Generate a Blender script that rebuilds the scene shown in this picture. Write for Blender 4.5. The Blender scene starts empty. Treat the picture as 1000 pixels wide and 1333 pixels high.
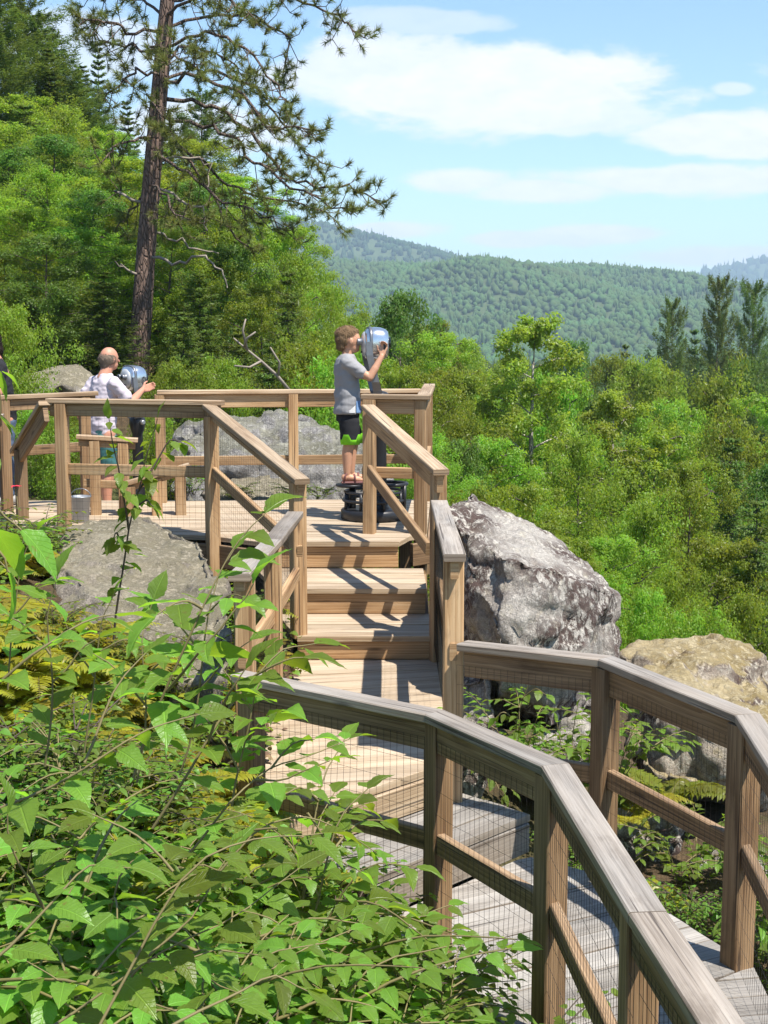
import bpy, bmesh, math, random
import numpy as np
from mathutils import Vector, Matrix, noise, Euler
R = math.radians
rng = np.random.default_rng(7)
random.seed(11)
scn = bpy.context.scene
COL = scn.collection

# ------------------------------------------------------------------ camera model (used to survey points of the photo into the world)
F, PX, PY = 1800.0, 500.0, 666.5
TH = math.atan(236.5 / F)
CT, ST = math.cos(TH), math.sin(TH)
def ray(px, py):
    x = (px - PX) / F; t = (PY - py) / F
    return Vector((x, CT + t * ST, t * CT - ST))
def at(px, py, Y):
    r = ray(px, py); return r * (Y / r.y)
def atz(px, py, z):
    r = ray(px, py); return r * (z / r.z)

cam_d = bpy.data.cameras.new('camera'); cam = bpy.data.objects.new('camera', cam_d); COL.objects.link(cam)
cam_d.sensor_fit = 'VERTICAL'; cam_d.sensor_height = 36.0; cam_d.lens = 36.0 * F / 1333.0
cam_d.clip_start = 0.05; cam_d.clip_end = 30000
cam.location = (0, 0, 0); cam.rotation_euler = (math.pi / 2 - TH, 0, 0)
scn.camera = cam

# ------------------------------------------------------------------ object helpers
def tag(o, label=None, cat=None, group=None, kind=None):
    if label: o['label'] = label
    if cat: o['category'] = cat
    if group: o['group'] = group
    if kind: o['kind'] = kind
    return o
def thing(name, label, cat, loc=(0, 0, 0), rz=0.0, group=None):
    o = bpy.data.objects.new(name, None); COL.objects.link(o)
    o.location = loc; o.rotation_euler = (0, 0, rz); o.empty_display_size = 0.1
    return tag(o, label, cat, group)
def link(name, me, mat=None, parent=None):
    o = bpy.data.objects.new(name, me); COL.objects.link(o)
    if mat is not None and len(me.materials) == 0: me.materials.append(mat)
    if parent is not None: o.parent = parent
    return o
def kids(o): return [c for c in bpy.data.objects if c.parent == o]
def copy_tree(o, parts, loc, rz=0.0, scale=None, label=None, group=None):
    c = o.copy(); COL.objects.link(c); c.location = loc; c.rotation_euler = (0, 0, rz)
    if scale is not None: c.scale = scale
    if label: c['label'] = label
    if group: c['group'] = group
    for ch in parts:
        d = ch.copy(); COL.objects.link(d); d.parent = c
    return c

class MB:
    """collects polygons with uv and a per-face random number, builds one mesh object"""
    def __init__(s): s.v = []; s.f = []; s.uv = []; s.r = []; s.sm = []
    def face(s, idx, uv=None, r=0.5, smooth=False):
        s.f.append(tuple(idx)); s.uv.append(uv if uv else [(0, 0)] * len(idx)); s.r.append(r); s.sm.append(smooth)
    def add(s, vs):
        n = len(s.v); s.v.extend([tuple(p) for p in vs]); return n
    def tube(s, pts, rad, sides=6, r=0.5, smooth=True, cap=True, vscale=1.0):
        pts = [Vector(p) for p in pts]
        if not hasattr(rad, '__len__'): rad = [rad] * len(pts)
        n = len(pts); rings = []; L = 0.0; us = []
        ref = None
        for i, p in enumerate(pts):
            d = (pts[min(i + 1, n - 1)] - pts[max(i - 1, 0)])
            if d.length < 1e-9: d = Vector((0, 0, 1))
            d.normalize()
            if ref is None:
                ref = Vector((1, 0, 0)) if abs(d.x) < 0.8 else Vector((0, 1, 0))
            a = (ref - d * ref.dot(d)).normalized(); b = d.cross(a); ref = a
            if i: L += (p - pts[i - 1]).length
            us.append(L)
            base = s.add([p + (a * math.cos(2 * math.pi * k / sides) + b * math.sin(2 * math.pi * k / sides)) * rad[i] for k in range(sides)])
            rings.append(base)
        for i in range(n - 1):
            for k in range(sides):
                k2 = (k + 1) % sides
                s.face((rings[i] + k, rings[i] + k2, rings[i + 1] + k2, rings[i + 1] + k),
                       [(us[i], k / sides * vscale), (us[i], (k + 1) / sides * vscale), (us[i + 1], (k + 1) / sides * vscale), (us[i + 1], k / sides * vscale)], r, smooth)
        if cap:
            s.face([rings[0] + k for k in reversed(range(sides))], None, r)
            s.face([rings[-1] + k for k in range(sides)], None, r)
    def lathe(s, prof, origin=(0, 0, 0), sides=24, r=0.5, smooth=True, M=None):
        """prof: list of (radius, z)"""
        o = Vector(origin); rings = []
        for (rad, z) in prof:
            ps = []
            for k in range(sides):
                a = 2 * math.pi * k / sides
                p = Vector((rad * math.cos(a), rad * math.sin(a), z))
                if M is not None: p = M @ p
                ps.append(o + p)
            rings.append(s.add(ps))
        for i in range(len(prof) - 1):
            for k in range(sides):
                k2 = (k + 1) % sides
                s.face((rings[i] + k, rings[i] + k2, rings[i + 1] + k2, rings[i + 1] + k), None, r, smooth)
        s.face([rings[0] + k for k in reversed(range(sides))], None, r)
        s.face([rings[-1] + k for k in range(sides)], None, r)
    def build(s, name, mat, parent=None):
        me = bpy.data.meshes.new(name)
        me.from_pydata(s.v, [], s.f)
        uvl = me.uv_layers.new(name='UVMap')
        flat = [c for f in s.uv for p in f for c in p]
        uvl.data.foreach_set('uv', flat)
        at_ = me.attributes.new('rnd', 'FLOAT', 'FACE'); at_.data.foreach_set('value', s.r)
        me.polygons.foreach_set('use_smooth', s.sm)
        me.update()
        return link(name, me, mat, parent)

def np_mesh(name, V, Fc, rnd=None, uv=None, smooth=False):
    """V (n,3), Fc (m,k) equal-size faces; rnd per face; uv per loop (m,k,2)"""
    me = bpy.data.meshes.new(name)
    V = np.ascontiguousarray(V, dtype=np.float32); Fc = np.ascontiguousarray(Fc, dtype=np.int32)
    m, k = Fc.shape
    me.vertices.add(len(V)); me.vertices.foreach_set('co', V.ravel())
    me.loops.add(m * k); me.loops.foreach_set('vertex_index', Fc.ravel())
    me.polygons.add(m); me.polygons.foreach_set('loop_start', np.arange(0, m * k, k, dtype=np.int32))
    try: me.polygons.foreach_set('loop_total', np.full(m, k, dtype=np.int32))
    except Exception: pass
    me.polygons.foreach_set('use_smooth', np.full(m, smooth, dtype=bool))
    if uv is not None:
        l = me.uv_layers.new(name='UVMap'); l.data.foreach_set('uv', np.ascontiguousarray(uv, dtype=np.float32).ravel())
    if rnd is not None:
        a = me.attributes.new('rnd', 'FLOAT', 'FACE'); a.data.foreach_set('value', np.ascontiguousarray(rnd, dtype=np.float32))
    me.update(calc_edges=True); me.validate()
    return me

# ------------------------------------------------------------------ materials
def new_mat(name):
    m = bpy.data.materials.new(name); m.use_nodes = True
    nt = m.node_tree; nt.nodes.clear()
    return m, nt
class N:
    def __init__(s, nt): s.nt = nt
    def n(s, t, **kw):
        nd = s.nt.nodes.new(t)
        for k, v in kw.items():
            if k.startswith('i_'):
                key = k[2:]
                key = int(key) if key.isdigit() else key.replace('_', ' ')
                nd.inputs[key].default_value = v
            else: setattr(nd, k, v)
        return nd
    def l(s, a, b): s.nt.links.new(a, b)
    def ramp(s, fac, stops, interp='LINEAR'):
        r = s.n('ShaderNodeValToRGB'); r.color_ramp.interpolation = interp
        el = r.color_ramp.elements
        while len(el) < len(stops): el.new(0.5)
        for e, (p, c) in zip(el, stops):
            e.position = p; e.color = (c[0], c[1], c[2], 1) if hasattr(c, '__len__') else (c, c, c, 1)
        s.l(fac, r.inputs[0]); return r.outputs[0]
    def math(s, op, a, b=None, c=None, clamp=False):
        m = s.n('ShaderNodeMath', operation=op); m.use_clamp = clamp
        for i, x in enumerate((a, b, c)):
            if x is None: continue
            if isinstance(x, (int, float)): m.inputs[i].default_value = x
            else: s.l(x, m.inputs[i])
        return m.outputs[0]
    def mix(s, fac, a, b, blend='MIX'):
        m = s.n('ShaderNodeMix', data_type='RGBA', blend_type=blend)
        for sock, x in ((m.inputs[0], fac), (m.inputs[6], a), (m.inputs[7], b)):
            if isinstance(x, (int, float)): sock.default_value = x
            elif isinstance(x, tuple): sock.default_value = (x[0], x[1], x[2], 1)
            else: s.l(x, sock)
        return m.outputs[2]
    def noise(s, vec, scale, detail=4, rough=0.55, dist=0.0, out=0):
        t = s.n('ShaderNodeTexNoise'); t.inputs['Scale'].default_value = scale; t.inputs['Detail'].default_value = detail
        t.inputs['Roughness'].default_value = rough; t.inputs['Distortion'].default_value = dist
        s.l(vec, t.inputs['Vector']); return t.outputs[out]
    def mapping(s, vec, scale=(1, 1, 1), loc=(0, 0, 0)):
        m = s.n('ShaderNodeMapping'); m.inputs['Scale'].default_value = scale; m.inputs['Location'].default_value = loc
        s.l(vec, m.inputs[0]); return m.outputs[0]
    def out(s, shader, disp=None):
        o = s.n('ShaderNodeOutputMaterial'); s.l(shader, o.inputs['Surface'])
    def bsdf(s, col, rough=0.6, metal=0.0, normal=None, spec=0.5):
        b = s.n('ShaderNodeBsdfPrincipled')
        if isinstance(col, tuple): b.inputs['Base Color'].default_value = (*col, 1)
        else: s.l(col, b.inputs['Base Color'])
        if isinstance(rough, (int, float)): b.inputs['Roughness'].default_value = rough
        else: s.l(rough, b.inputs['Roughness'])
        b.inputs['Metallic'].default_value = metal
        b.inputs['Specular IOR Level'].default_value = spec
        if normal is not None: s.l(normal, b.inputs['Normal'])
        return b.outputs[0]
    def bump(s, h, strength=0.5, dist=0.01):
        b = s.n('ShaderNodeBump'); b.inputs['Strength'].default_value = strength; b.inputs['Distance'].default_value = dist
        s.l(h, b.inputs['Height']); return b.outputs[0]

def wood_mat(name, c_dark, c_mid, c_light, grey=0.3, grey_col=(0.33, 0.32, 0.31), var=0.5):
    m, nt = new_mat(name); g = N(nt)
    uv = g.n('ShaderNodeUVMap').outputs[0]
    at_ = g.n('ShaderNodeAttribute', attribute_name='rnd').outputs['Fac']
    off = g.n('ShaderNodeCombineXYZ'); g.l(g.math('MULTIPLY', at_, 37.0), off.inputs[0]); g.l(g.math('MULTIPLY', at_, 91.0), off.inputs[1]); g.l(g.math('MULTIPLY', at_, 53.0), off.inputs[2])
    vm = g.n('ShaderNodeVectorMath', operation='ADD'); g.l(uv, vm.inputs[0]); g.l(off.outputs[0], vm.inputs[1]); v = vm.outputs[0]
    broad = g.noise(g.mapping(v, (1.3, 9, 1)), 1.0, 3, 0.5, 0.6)
    # growth rings seen as cathedral grain
    wv = g.n('ShaderNodeTexWave', wave_type='BANDS', bands_direction='Y', wave_profile='SAW')
    wv.inputs['Scale'].default_value = 1.0; wv.inputs['Distortion'].default_value = 14.0; wv.inputs['Detail'].default_value = 3; wv.inputs['Detail Scale'].default_value = 0.7
    g.l(g.mapping(v, (0.7, 14, 1)), wv.inputs['Vector'])
    fine = g.noise(g.mapping(v, (3, 170, 1)), 1.0, 4, 0.7)
    fac = g.math('ADD', g.math('MULTIPLY', broad, 0.55), g.math('ADD', g.math('MULTIPLY', wv.outputs['Fac'], 0.15), g.math('MULTIPLY', fine, 0.36)))
    col = g.ramp(fac, [(0.38, c_dark), (0.56, c_mid), (0.74, c_light)])
    # knots
    vo = g.n('ShaderNodeTexVoronoi', feature='F1'); vo.inputs['Scale'].default_value = 1.0; vo.inputs['Randomness'].default_value = 1.0
    g.l(g.mapping(v, (1.7, 9, 1)), vo.inputs['Vector'])
    knot = g.ramp(vo.outputs['Distance'], [(0.05, 1.0), (0.13, 0.0)])
    col = g.mix(g.math('MULTIPLY', knot, 0.75), col, tuple(x * 0.35 for x in c_dark))
    # weathering on faces that look up, and in patches
    geo = g.n('ShaderNodeNewGeometry'); sp = g.n('ShaderNodeSeparateXYZ'); g.l(geo.outputs['Normal'], sp.inputs[0])
    up = g.math('SMOOTH_MAX', sp.outputs[2], 0.0, 0.1)
    patch = g.ramp(g.noise(g.mapping(v, (0.8, 4, 1)), 1.0, 4, 0.6), [(0.35, 0.0), (0.7, 1.0)])
    gf = g.math('MULTIPLY', g.math('ADD', g.math('MULTIPLY', up, 0.75), g.math('MULTIPLY', patch, 0.45)), grey, clamp=True)
    gcol = g.ramp(g.math('ADD', g.math('MULTIPLY', fine, .6), g.math('MULTIPLY', broad, .4)), [(.36, tuple(x * 0.52 for x in grey_col)), (.5, grey_col), (.66, tuple(min(1, x * 1.4) for x in grey_col))])
    col = g.mix(gf, col, gcol)
    # every board its own tone, and drying cracks
    tone = g.math('ADD', 1.0 - var / 2, g.math('MULTIPLY', at_, var))
    tc = g.n('ShaderNodeCombineColor'); [g.l(tone, tc.inputs[i]) for i in range(3)]
    col = g.mix(1.0, col, tc.outputs[0], 'MULTIPLY')
    crack = g.ramp(g.noise(g.mapping(v, (0.9, 60, 1)), 1.0, 2, 0.5), [(0.31, 1.0), (0.355, 0.0)])
    col = g.mix(g.math('MULTIPLY', crack, 0.7), col, (0.03, 0.02, 0.015))
    st_ = g.ramp(g.noise(g.mapping(v, (2.2, 7, 1)), 1.0, 5, 0.7), [(0.58, 0.0), (0.74, 1.0)])
    col = g.mix(g.math('MULTIPLY', st_, 0.5), col, tuple(x * 0.45 for x in c_dark))
    h = g.math('SUBTRACT', g.math('ADD', g.math('MULTIPLY', fine, 0.5), g.math('MULTIPLY', wv.outputs['Fac'], 0.12)), g.math('MULTIPLY', crack, 1.2))
    g.out(g.bsdf(col, 0.72, 0, g.bump(h, 0.5, 0.004), 0.3))
    return m

def leaf_mat(name, col, trans, var=0.5, hue=0.05, rough=0.42, gloss=0.05, tmix=0.38, veins=False, ohue=0.05, oval=0.3):
    m, nt = new_mat(name); g = N(nt)
    at_ = g.n('ShaderNodeAttribute', attribute_name='rnd').outputs['Fac']
    ob = g.n('ShaderNodeObjectInfo').outputs['Random']
    hh = g.math('ADD', 0.5 - hue / 2 - ohue / 2, g.math('ADD', g.math('MULTIPLY', at_, hue), g.math('MULTIPLY', ob, ohue)))
    vv = g.math('MULTIPLY', g.math('ADD', 1 - var / 2, g.math('MULTIPLY', at_, var)), g.math('ADD', 1 - oval / 2, g.math('MULTIPLY', ob, oval)))
    def hsv(c):
        n_ = g.n('ShaderNodeHueSaturation'); g.l(hh, n_.inputs['Hue']); g.l(vv, n_.inputs['Value'])
        if isinstance(c, tuple): n_.inputs['Color'].default_value = (*c, 1)
        else: g.l(c, n_.inputs['Color'])
        return n_.outputs[0]
    c1 = col; nrm = None
    if veins:
        uv = g.n('ShaderNodeUVMap').outputs[0]; sp = g.n('ShaderNodeSeparateXYZ'); g.l(uv, sp.inputs[0])
        av = g.math('ABSOLUTE', g.math('SUBTRACT', sp.outputs[1], 0.5))
        ph = g.math('FRACT', g.math('MULTIPLY', g.math('SUBTRACT', sp.outputs[0], g.math('MULTIPLY', av, 0.7)), 9.0))
        side = g.ramp(ph, [(0.0, 1.0), (0.13, 0.0), (0.9, 0.0), (1.0, 1.0)])
        mid = g.ramp(av, [(0.012, 1.0), (0.03, 0.0)])
        tco = g.n('ShaderNodeTexCoord').outputs['Object']; spot = g.ramp(g.noise(tco, 55, 3, .6), [(0.64, 0.0), (0.70, 1.0)]); yel = g.ramp(g.noise(tco, 9, 3, .6), [(0.5, 0.0), (0.72, 1.0)])
        vn = g.math('MAXIMUM', g.math('MULTIPLY', side, 0.6), mid)
        blot = g.noise(uv, 5, 3)
        c1 = g.mix(g.math('MULTIPLY', vn, 0.45), g.mix(blot, col, tuple(x * 0.8 for x in col)), tuple(min(1, x * 1.9) for x in col))
        c1 = g.mix(g.math('MULTIPLY', yel, 0.35), c1, (col[0] * 1.35, col[1] * 1.25, col[2])); c1 = g.mix(g.math('MULTIPLY', spot, 0.75), c1, (0.14, 0.085, 0.03))
        nrm = g.bump(g.math('SUBTRACT', g.math('MULTIPLY', blot, 1.2), vn), 0.6, 0.004)
    d = g.n('ShaderNodeBsdfDiffuse'); g.l(hsv(c1), d.inputs[0])
    t = g.n('ShaderNodeBsdfTranslucent'); g.l(hsv(trans), t.inputs[0])
    mx = g.n('ShaderNodeMixShader'); mx.inputs[0].default_value = tmix; g.l(d.outputs[0], mx.inputs[1]); g.l(t.outputs[0], mx.inputs[2])
    gl = g.n('ShaderNodeBsdfGlossy'); gl.inputs['Roughness'].default_value = rough; gl.inputs[0].default_value = (1, 1, 1, 1)
    if nrm is not None: g.l(nrm, d.inputs['Normal']); g.l(nrm, gl.inputs['Normal'])
    m2 = g.n('ShaderNodeMixShader'); m2.inputs[0].default_value = gloss; g.l(mx.outputs[0], m2.inputs[1]); g.l(gl.outputs[0], m2.inputs[2])
    g.out(m2.outputs[0]); return m

def plain_mat(name, col, rough=0.6, metal=0.0, var=0.15, scale=14.0, bump=0.1, spec=0.5, dist=0.004):
    m, nt = new_mat(name); g = N(nt)
    tc = g.n('ShaderNodeTexCoord').outputs['Object']
    n1 = g.noise(tc, scale, 5, 0.6)
    c = g.mix(n1, tuple(x * (1 - var) for x in col), tuple(min(1, x * (1 + var)) for x in col))
    g.out(g.bsdf(c, rough, metal, g.bump(n1, bump, dist), spec)); return m

def rock_mat(name, base, dark, light, moss=None, moss_amt=0.0, rust=0.0, scale=1.0, lichen=(0.62, 0.6, 0.5)):
    m, nt = new_mat(name); g = N(nt)
    tc = g.n('ShaderNodeTexCoord').outputs['Object']
    a = g.noise(tc, 1.6 * scale, 8, 0.62, 0.1); b = g.noise(tc, 7 * scale, 8, 0.72, 0.0); c = g.noise(tc, 38 * scale, 5, 0.7); d = g.noise(tc, 120 * scale, 3, 0.7)
    f = g.math('ADD', g.math('MULTIPLY', a, 0.35), g.math('ADD', g.math('MULTIPLY', b, 0.35), g.math('MULTIPLY', c, 0.30)))
    col = g.ramp(f, [(0.34, dark), (0.5, base), (0.66, light)])
    li = g.ramp(g.noise(tc, 11 * scale, 5, 0.65, 0.6), [(0.55, 0.0), (0.66, 1.0)])
    col = g.mix(g.math('MULTIPLY', li, 0.55), col, lichen)
    # dark lichen curls
    dk = g.ramp(g.noise(g.mapping(tc, (1.4, 1.4, 0.8)), 17 * scale, 6, 0.78, 0.25), [(0.44, 0.0), (0.52, 1.0)])
    band = g.ramp(g.noise(g.mapping(tc, (0.7, 0.7, 1.3)), 2.1 * scale, 3, 0.5), [(0.40, 0.12), (0.55, 1.0)])
    col = g.mix(g.math('MULTIPLY', g.math('MULTIPLY', dk, band), 0.92 if rust else 0.6), col, (0.055, 0.03, 0.025) if rust else (0.05, 0.045, 0.04))
    sc = g.ramp(d, [(0.35, 0.75), (0.65, 1.2)])
    col = g.mix(1.0, col, sc, 'MULTIPLY')
    if moss is not None:
        geo = g.n('ShaderNodeNewGeometry'); sp = g.n('ShaderNodeSeparateXYZ'); g.l(geo.outputs['Normal'], sp.inputs[0])
        mf = g.math('MULTIPLY', g.ramp(g.math('ADD', g.math('MULTIPLY', sp.outputs[2], 0.45), g.math('MULTIPLY', g.noise(tc, 3.1 * scale, 6, 0.65), 0.8)), [(0.66, 0.0), (0.76, 1.0)]), moss_amt)
        mc = g.mix(g.noise(tc, 26, 4, 0.7), tuple(x * 0.55 for x in moss), tuple(x * 1.35 for x in moss))
        col = g.mix(mf, col, mc)
    h = g.math('ADD', g.math('MULTIPLY', b, 1.0), g.math('ADD', g.math('MULTIPLY', c, 0.45), g.math('SUBTRACT', g.math('MULTIPLY', d, 0.15), g.math('MULTIPLY', dk, 0.15))))
    g.out(g.bsdf(col, 0.9, 0, g.bump(h, 0.8, 0.04), 0.2)); return m
# ------------------------------------------------------------------ sun, sky, haze
SUN = Vector((0.40, -0.36, 1.0)).normalized()
ld = bpy.data.lights.new('sun', 'SUN'); ld.energy = 5.0; ld.angle = R(0.53); ld.color = (1.0, 0.95, 0.87)
lo = bpy.data.objects.new('sun', ld); COL.objects.link(lo); lo.rotation_euler = SUN.to_track_quat('Z', 'Y').to_euler(); lo.location = (20, -10, 60)

w = bpy.data.worlds.new('World'); scn.world = w; w.use_nodes = True
nt = w.node_tree; nt.nodes.clear(); g = N(nt)
sky = g.n('ShaderNodeTexSky', sky_type='NISHITA'); sky.sun_disc = False
sky.sun_elevation = math.asin(SUN.z); sky.sun_rotation = math.atan2(SUN.x, SUN.y)
sky.altitude = 300; sky.air_density = 1.15; sky.dust_density = 0.08; sky.ozone_density = 1.6
tc = g.n('ShaderNodeTexCoord').outputs['Generated']
sp = g.n('ShaderNodeSeparateXYZ'); g.l(tc, sp.inputs[0])
yy = g.math('MAXIMUM', sp.outputs[1], 0.02)
U = g.math('DIVIDE', sp.outputs[0], yy); V = g.math('DIVIDE', sp.outputs[2], yy)
cv = g.n('ShaderNodeCombineXYZ'); g.l(U, cv.inputs[0]); g.l(V, cv.inputs[1])
n1 = g.noise(g.mapping(cv.outputs[0], (9, 26, 1)), 1.0, 6, 0.6, 0.3)
n2 = g.noise(g.mapping(cv.outputs[0], (34, 80, 1)), 1.0, 4, 0.6, 0.2)
nn = g.math('ADD', g.math('MULTIPLY', g.math('SUBTRACT', n1, 0.5), 1.7), g.math('MULTIPLY', g.math('SUBTRACT', n2, 0.5), 0.6))
def uvof(px, py):
    r = ray(px, py); return r.x / r.y, r.z / r.y
mask = None
# sky clouds of this day: azimuth / elevation of each streak and its extent
for (px, py, hw, hh, s) in [(640, 118, 270, 62, 1.0), (520, 100, 180, 55, .85), (760, 150, 140, 34, .8), (940, 178, 150, 32, 1.0), (880, 232, 190, 24, 1.0), (720, 250, 110, 18, .95), (590, 234, 75, 18, .95),
                            (505, 300, 75, 13, 1.0), (660, 312, 60, 11, 1.0), (780, 305, 100, 15, 1.0), (950, 332, 135, 17, 1.0), (955, 115, 34, 10, .6), (560, 28, 130, 18, .45), (250, 170, 160, 40, .8), (60, 60, 200, 50, .6), (1250, 90, 260, 60, .9)]:
    u0, v0 = uvof(px, py); a = hw / F; b = hh / F
    du = g.math('DIVIDE', g.math('SUBTRACT', U, u0), a); dv = g.math('DIVIDE', g.math('SUBTRACT', V, v0), b)
    d = g.math('SQRT', g.math('ADD', g.math('MULTIPLY', du, du), g.math('MULTIPLY', dv, dv)))
    d = g.math('ADD', d, nn)
    mr = g.n('ShaderNodeMapRange', interpolation_type='SMOOTHSTEP'); g.l(d, mr.inputs[0])
    mr.inputs[1].default_value = 1.06; mr.inputs[2].default_value = 0.62; mr.inputs[3].default_value = 0; mr.inputs[4].default_value = s
    mask = mr.outputs[0] if mask is None else g.math('MAXIMUM', mask, mr.outputs[0])
front = g.math('GREATER_THAN', sp.outputs[1], 0.03)
mask = g.math('MULTIPLY', mask, front)
shade = g.ramp(n2, [(0.25, (5.2, 5.3, 5.6)), (0.7, (6.2, 6.0, 6.05))])
SKYMUL = 1.0
colw = g.mix(g.math('MULTIPLY', mask, 0.95), g.mix(1.0, sky.outputs[0], (0.80, 0.91, 0.99), 'MULTIPLY'), shade)
bg = g.n('ShaderNodeBackground'); g.l(colw, bg.inputs[0]); bg.inputs[1].default_value = 0.105
wo = g.n('ShaderNodeOutputWorld'); g.l(bg.outputs[0], wo.inputs[0])

scn.view_settings.view_transform = 'Standard'; scn.view_settings.look = 'None'; scn.view_settings.exposure = 0.95; scn.view_settings.gamma = 1.0
scn.cycles.max_bounces = 6; scn.cycles.diffuse_bounces = 4; scn.cycles.glossy_bounces = 2; scn.cycles.transmission_bounces = 4; scn.cycles.transparent_max_bounces = 6; scn.cycles.volume_bounces = 0
scn.cycles.use_denoising = True
scn.cycles.sample_clamp_indirect = 6.0

# ------------------------------------------------------------------ terrain
GP = [  # surveyed ground points x, y, z
    (0, 0, -1.65), (-3, 0, -1.3), (3, 0, -2.6), (-8, 0, -0.5), (0, -6, -1.3),
    (-1.2, 3, -2.25), (0.2, 3.2, -2.55), (-2.5, 4, -1.85), (-0.3, 4.6, -2.65), (-4, 5, -1.75), (-1.5, 5.5, -1.95), (-0.9, 6.5, -2.2), (-2.4, 6.6, -1.5), (-1.9, 7.3, -1.62), (-1.3, 6.8, -1.78), (-2.6, 5.4, -1.7),
    (1.2, 3, -2.95), (0.9, 5.3, -2.95), (0.1, 6.2, -2.85), (0.2, 7.6, -2.6), (0, 9.5, -2.4), (-0.9, 8.2, -2.1), (-1.3, 9.5, -1.85), (-0.6, 12, -2.0), (-3, 9.5, -1.65), (-4, 8, -1.5), (-6, 7, -1.0), (-3.5, 11, -1.85), (-2.6, 12.5, -2.05), (-3.5, 15, -2.1),
    (2.4, 5, -3.5), (1.3, 7.4, -2.95), (2.4, 8, -2.95), (3.1, 9.2, -3.2), (2.0, 7.3, -2.9), (3.2, 7.2, -3.6), (1.6, 10, -4.0), (3.5, 11, -5.2), (0.9, 12.5, -3.4), (1.0, 15, -4.5), (-1.2, 15, -2.2), (-2, 18, -1.9), (-0.2, 19, -3.6), (-5.5, 19, -1.3), (-8, 16, -0.7), (-5, 24, -0.75), (-1.5, 26, -2.4), (-10, 28, 1.8), (-6, 32, 1.2), (-2, 36, -2.0), (-16, 26, 3.6), (-14, 40, 6), (-7, 45, 4), (-22, 45, 9), (1, 30, -8), (1.5, 42, -10),
    (5, 17, -7.2), (3, 22, -8), (7, 12, -7.2), (9, 20, -9), (5, 32, -12), (12, 35, -13), (4, 50, -16), (15, 55, -18), (30, 60, -19), (2, 80, -20), (25, 95, -22), (-5, 75, -10), (-30, 80, 10), (-15, 60, 6), (-60, 90, 16), (50, 40, -20), (25, 15, -16), (15, 0, -10), (30, -20, -14), (-30, 10, 4), (-30, -20, 4), (-60, 30, 12),
    (0, 140, -27), (80, 140, -28), (-80, 180, 2), (200, 250, -32), (-200, 300, 10), (0, 300, -33), (0, 600, -38), (300, 600, -38), (-400, 600, -20), (0, 1400, -42), (900, 900, -42), (-900, 900, -30), (900, -200, -40), (-900, -200, 20), (0, -900, 0)]
GPn = np.array(GP)
def gz_arr(xy):
    out = np.empty(len(xy))
    for i0 in range(0, len(xy), 4000):
        q = xy[i0:i0 + 4000]
        d2 = (q[:, None, 0] - GPn[None, :, 0]) ** 2 + (q[:, None, 1] - GPn[None, :, 1]) ** 2
        # scale-aware inverse distance weights
        wgt = 1.0 / (d2 + 0.02 + 0.004 * (q[:, 0] ** 2 + q[:, 1] ** 2)[:, None]) ** 1.9
        out[i0:i0 + 4000] = (wgt * GPn[None, :, 2]).sum(1) / wgt.sum(1)
    return out
def gz(x, y): return float(gz_arr(np.array([[x, y]]))[0])

def ground_mat():
    m, nt = new_mat('forest_floor'); g = N(nt)
    p = g.n('ShaderNodeNewGeometry').outputs['Position']
    a = g.noise(p, 1.1, 6, 0.6); b = g.noise(p, 9, 6, 0.7); c = g.noise(p, 55, 4, 0.7)
    col = g.ramp(g.math('ADD', g.math('MULTIPLY', a, 0.4), g.math('MULTIPLY', b, 0.6)), [(0.35, (0.035, 0.026, 0.016)), (0.5, (0.075, 0.052, 0.03)), (0.66, (0.15, 0.105, 0.06))])
    gr = g.ramp(g.noise(p, 0.5, 5, 0.6), [(0.45, 0.0), (0.6, 1.0)])
    col = g.mix(g.math('MULTIPLY', gr, 0.6), col, (0.06, 0.085, 0.02))
    lit = g.ramp(c, [(0.55, 0.0), (0.68, 1.0)])
    col = g.mix(g.math('MULTIPLY', lit, 0.5), col, (0.24, 0.17, 0.10))
    g.out(g.bsdf(col, 0.95, 0, g.bump(g.math('ADD', b, g.math('MULTIPLY', c, 0.5)), 0.8, 0.05), 0.15)); return m
# one sheet: polar grid round the site, reaching far past the hills
rad = [0.0] + list(0.25 * 1.055 ** np.arange(0, 215))
rad = [r for r in rad if r < 9000]
NA = 220
ang = np.linspace(0, 2 * np.pi, NA, endpoint=False)
ctr = np.array([0.0, 6.0])
pts = np.array([[ctr[0] + r * np.cos(a), ctr[1] + r * np.sin(a)] for r in rad[1:] for a in ang])
pts = np.vstack([[ctr], pts])
zz = gz_arr(pts)
rr = np.hypot(pts[:, 0], pts[:, 1])
nz = np.array([noise.noise(Vector((x * 1.7, y * 1.7, 0))) * 0.06 + noise.noise(Vector((x * 0.4, y * 0.4, 5))) * 0.12 * min(1, r / 8) for (x, y), r in zip(pts, rr)])
zz = zz + nz * (rr < 400)
fc = []
tri = []
for k in range(NA): tri.append((0, 1 + k, 1 + (k + 1) % NA))
nr = len(rad) - 1
for i in range(nr - 1):
    a0 = 1 + i * NA; b0 = a0 + NA
    for k in range(NA):
        k2 = (k + 1) % NA
        fc.append((a0 + k, b0 + k, b0 + k2, a0 + k2))
me = bpy.data.meshes.new('ground'); me.from_pydata([(x, y, z) for (x, y), z in zip(pts, zz)], [], tri + fc)
me.polygons.foreach_set('use_smooth', [True] * len(me.polygons)); me.update()
tag(link('ground', me, ground_mat()), kind='structure')

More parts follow.
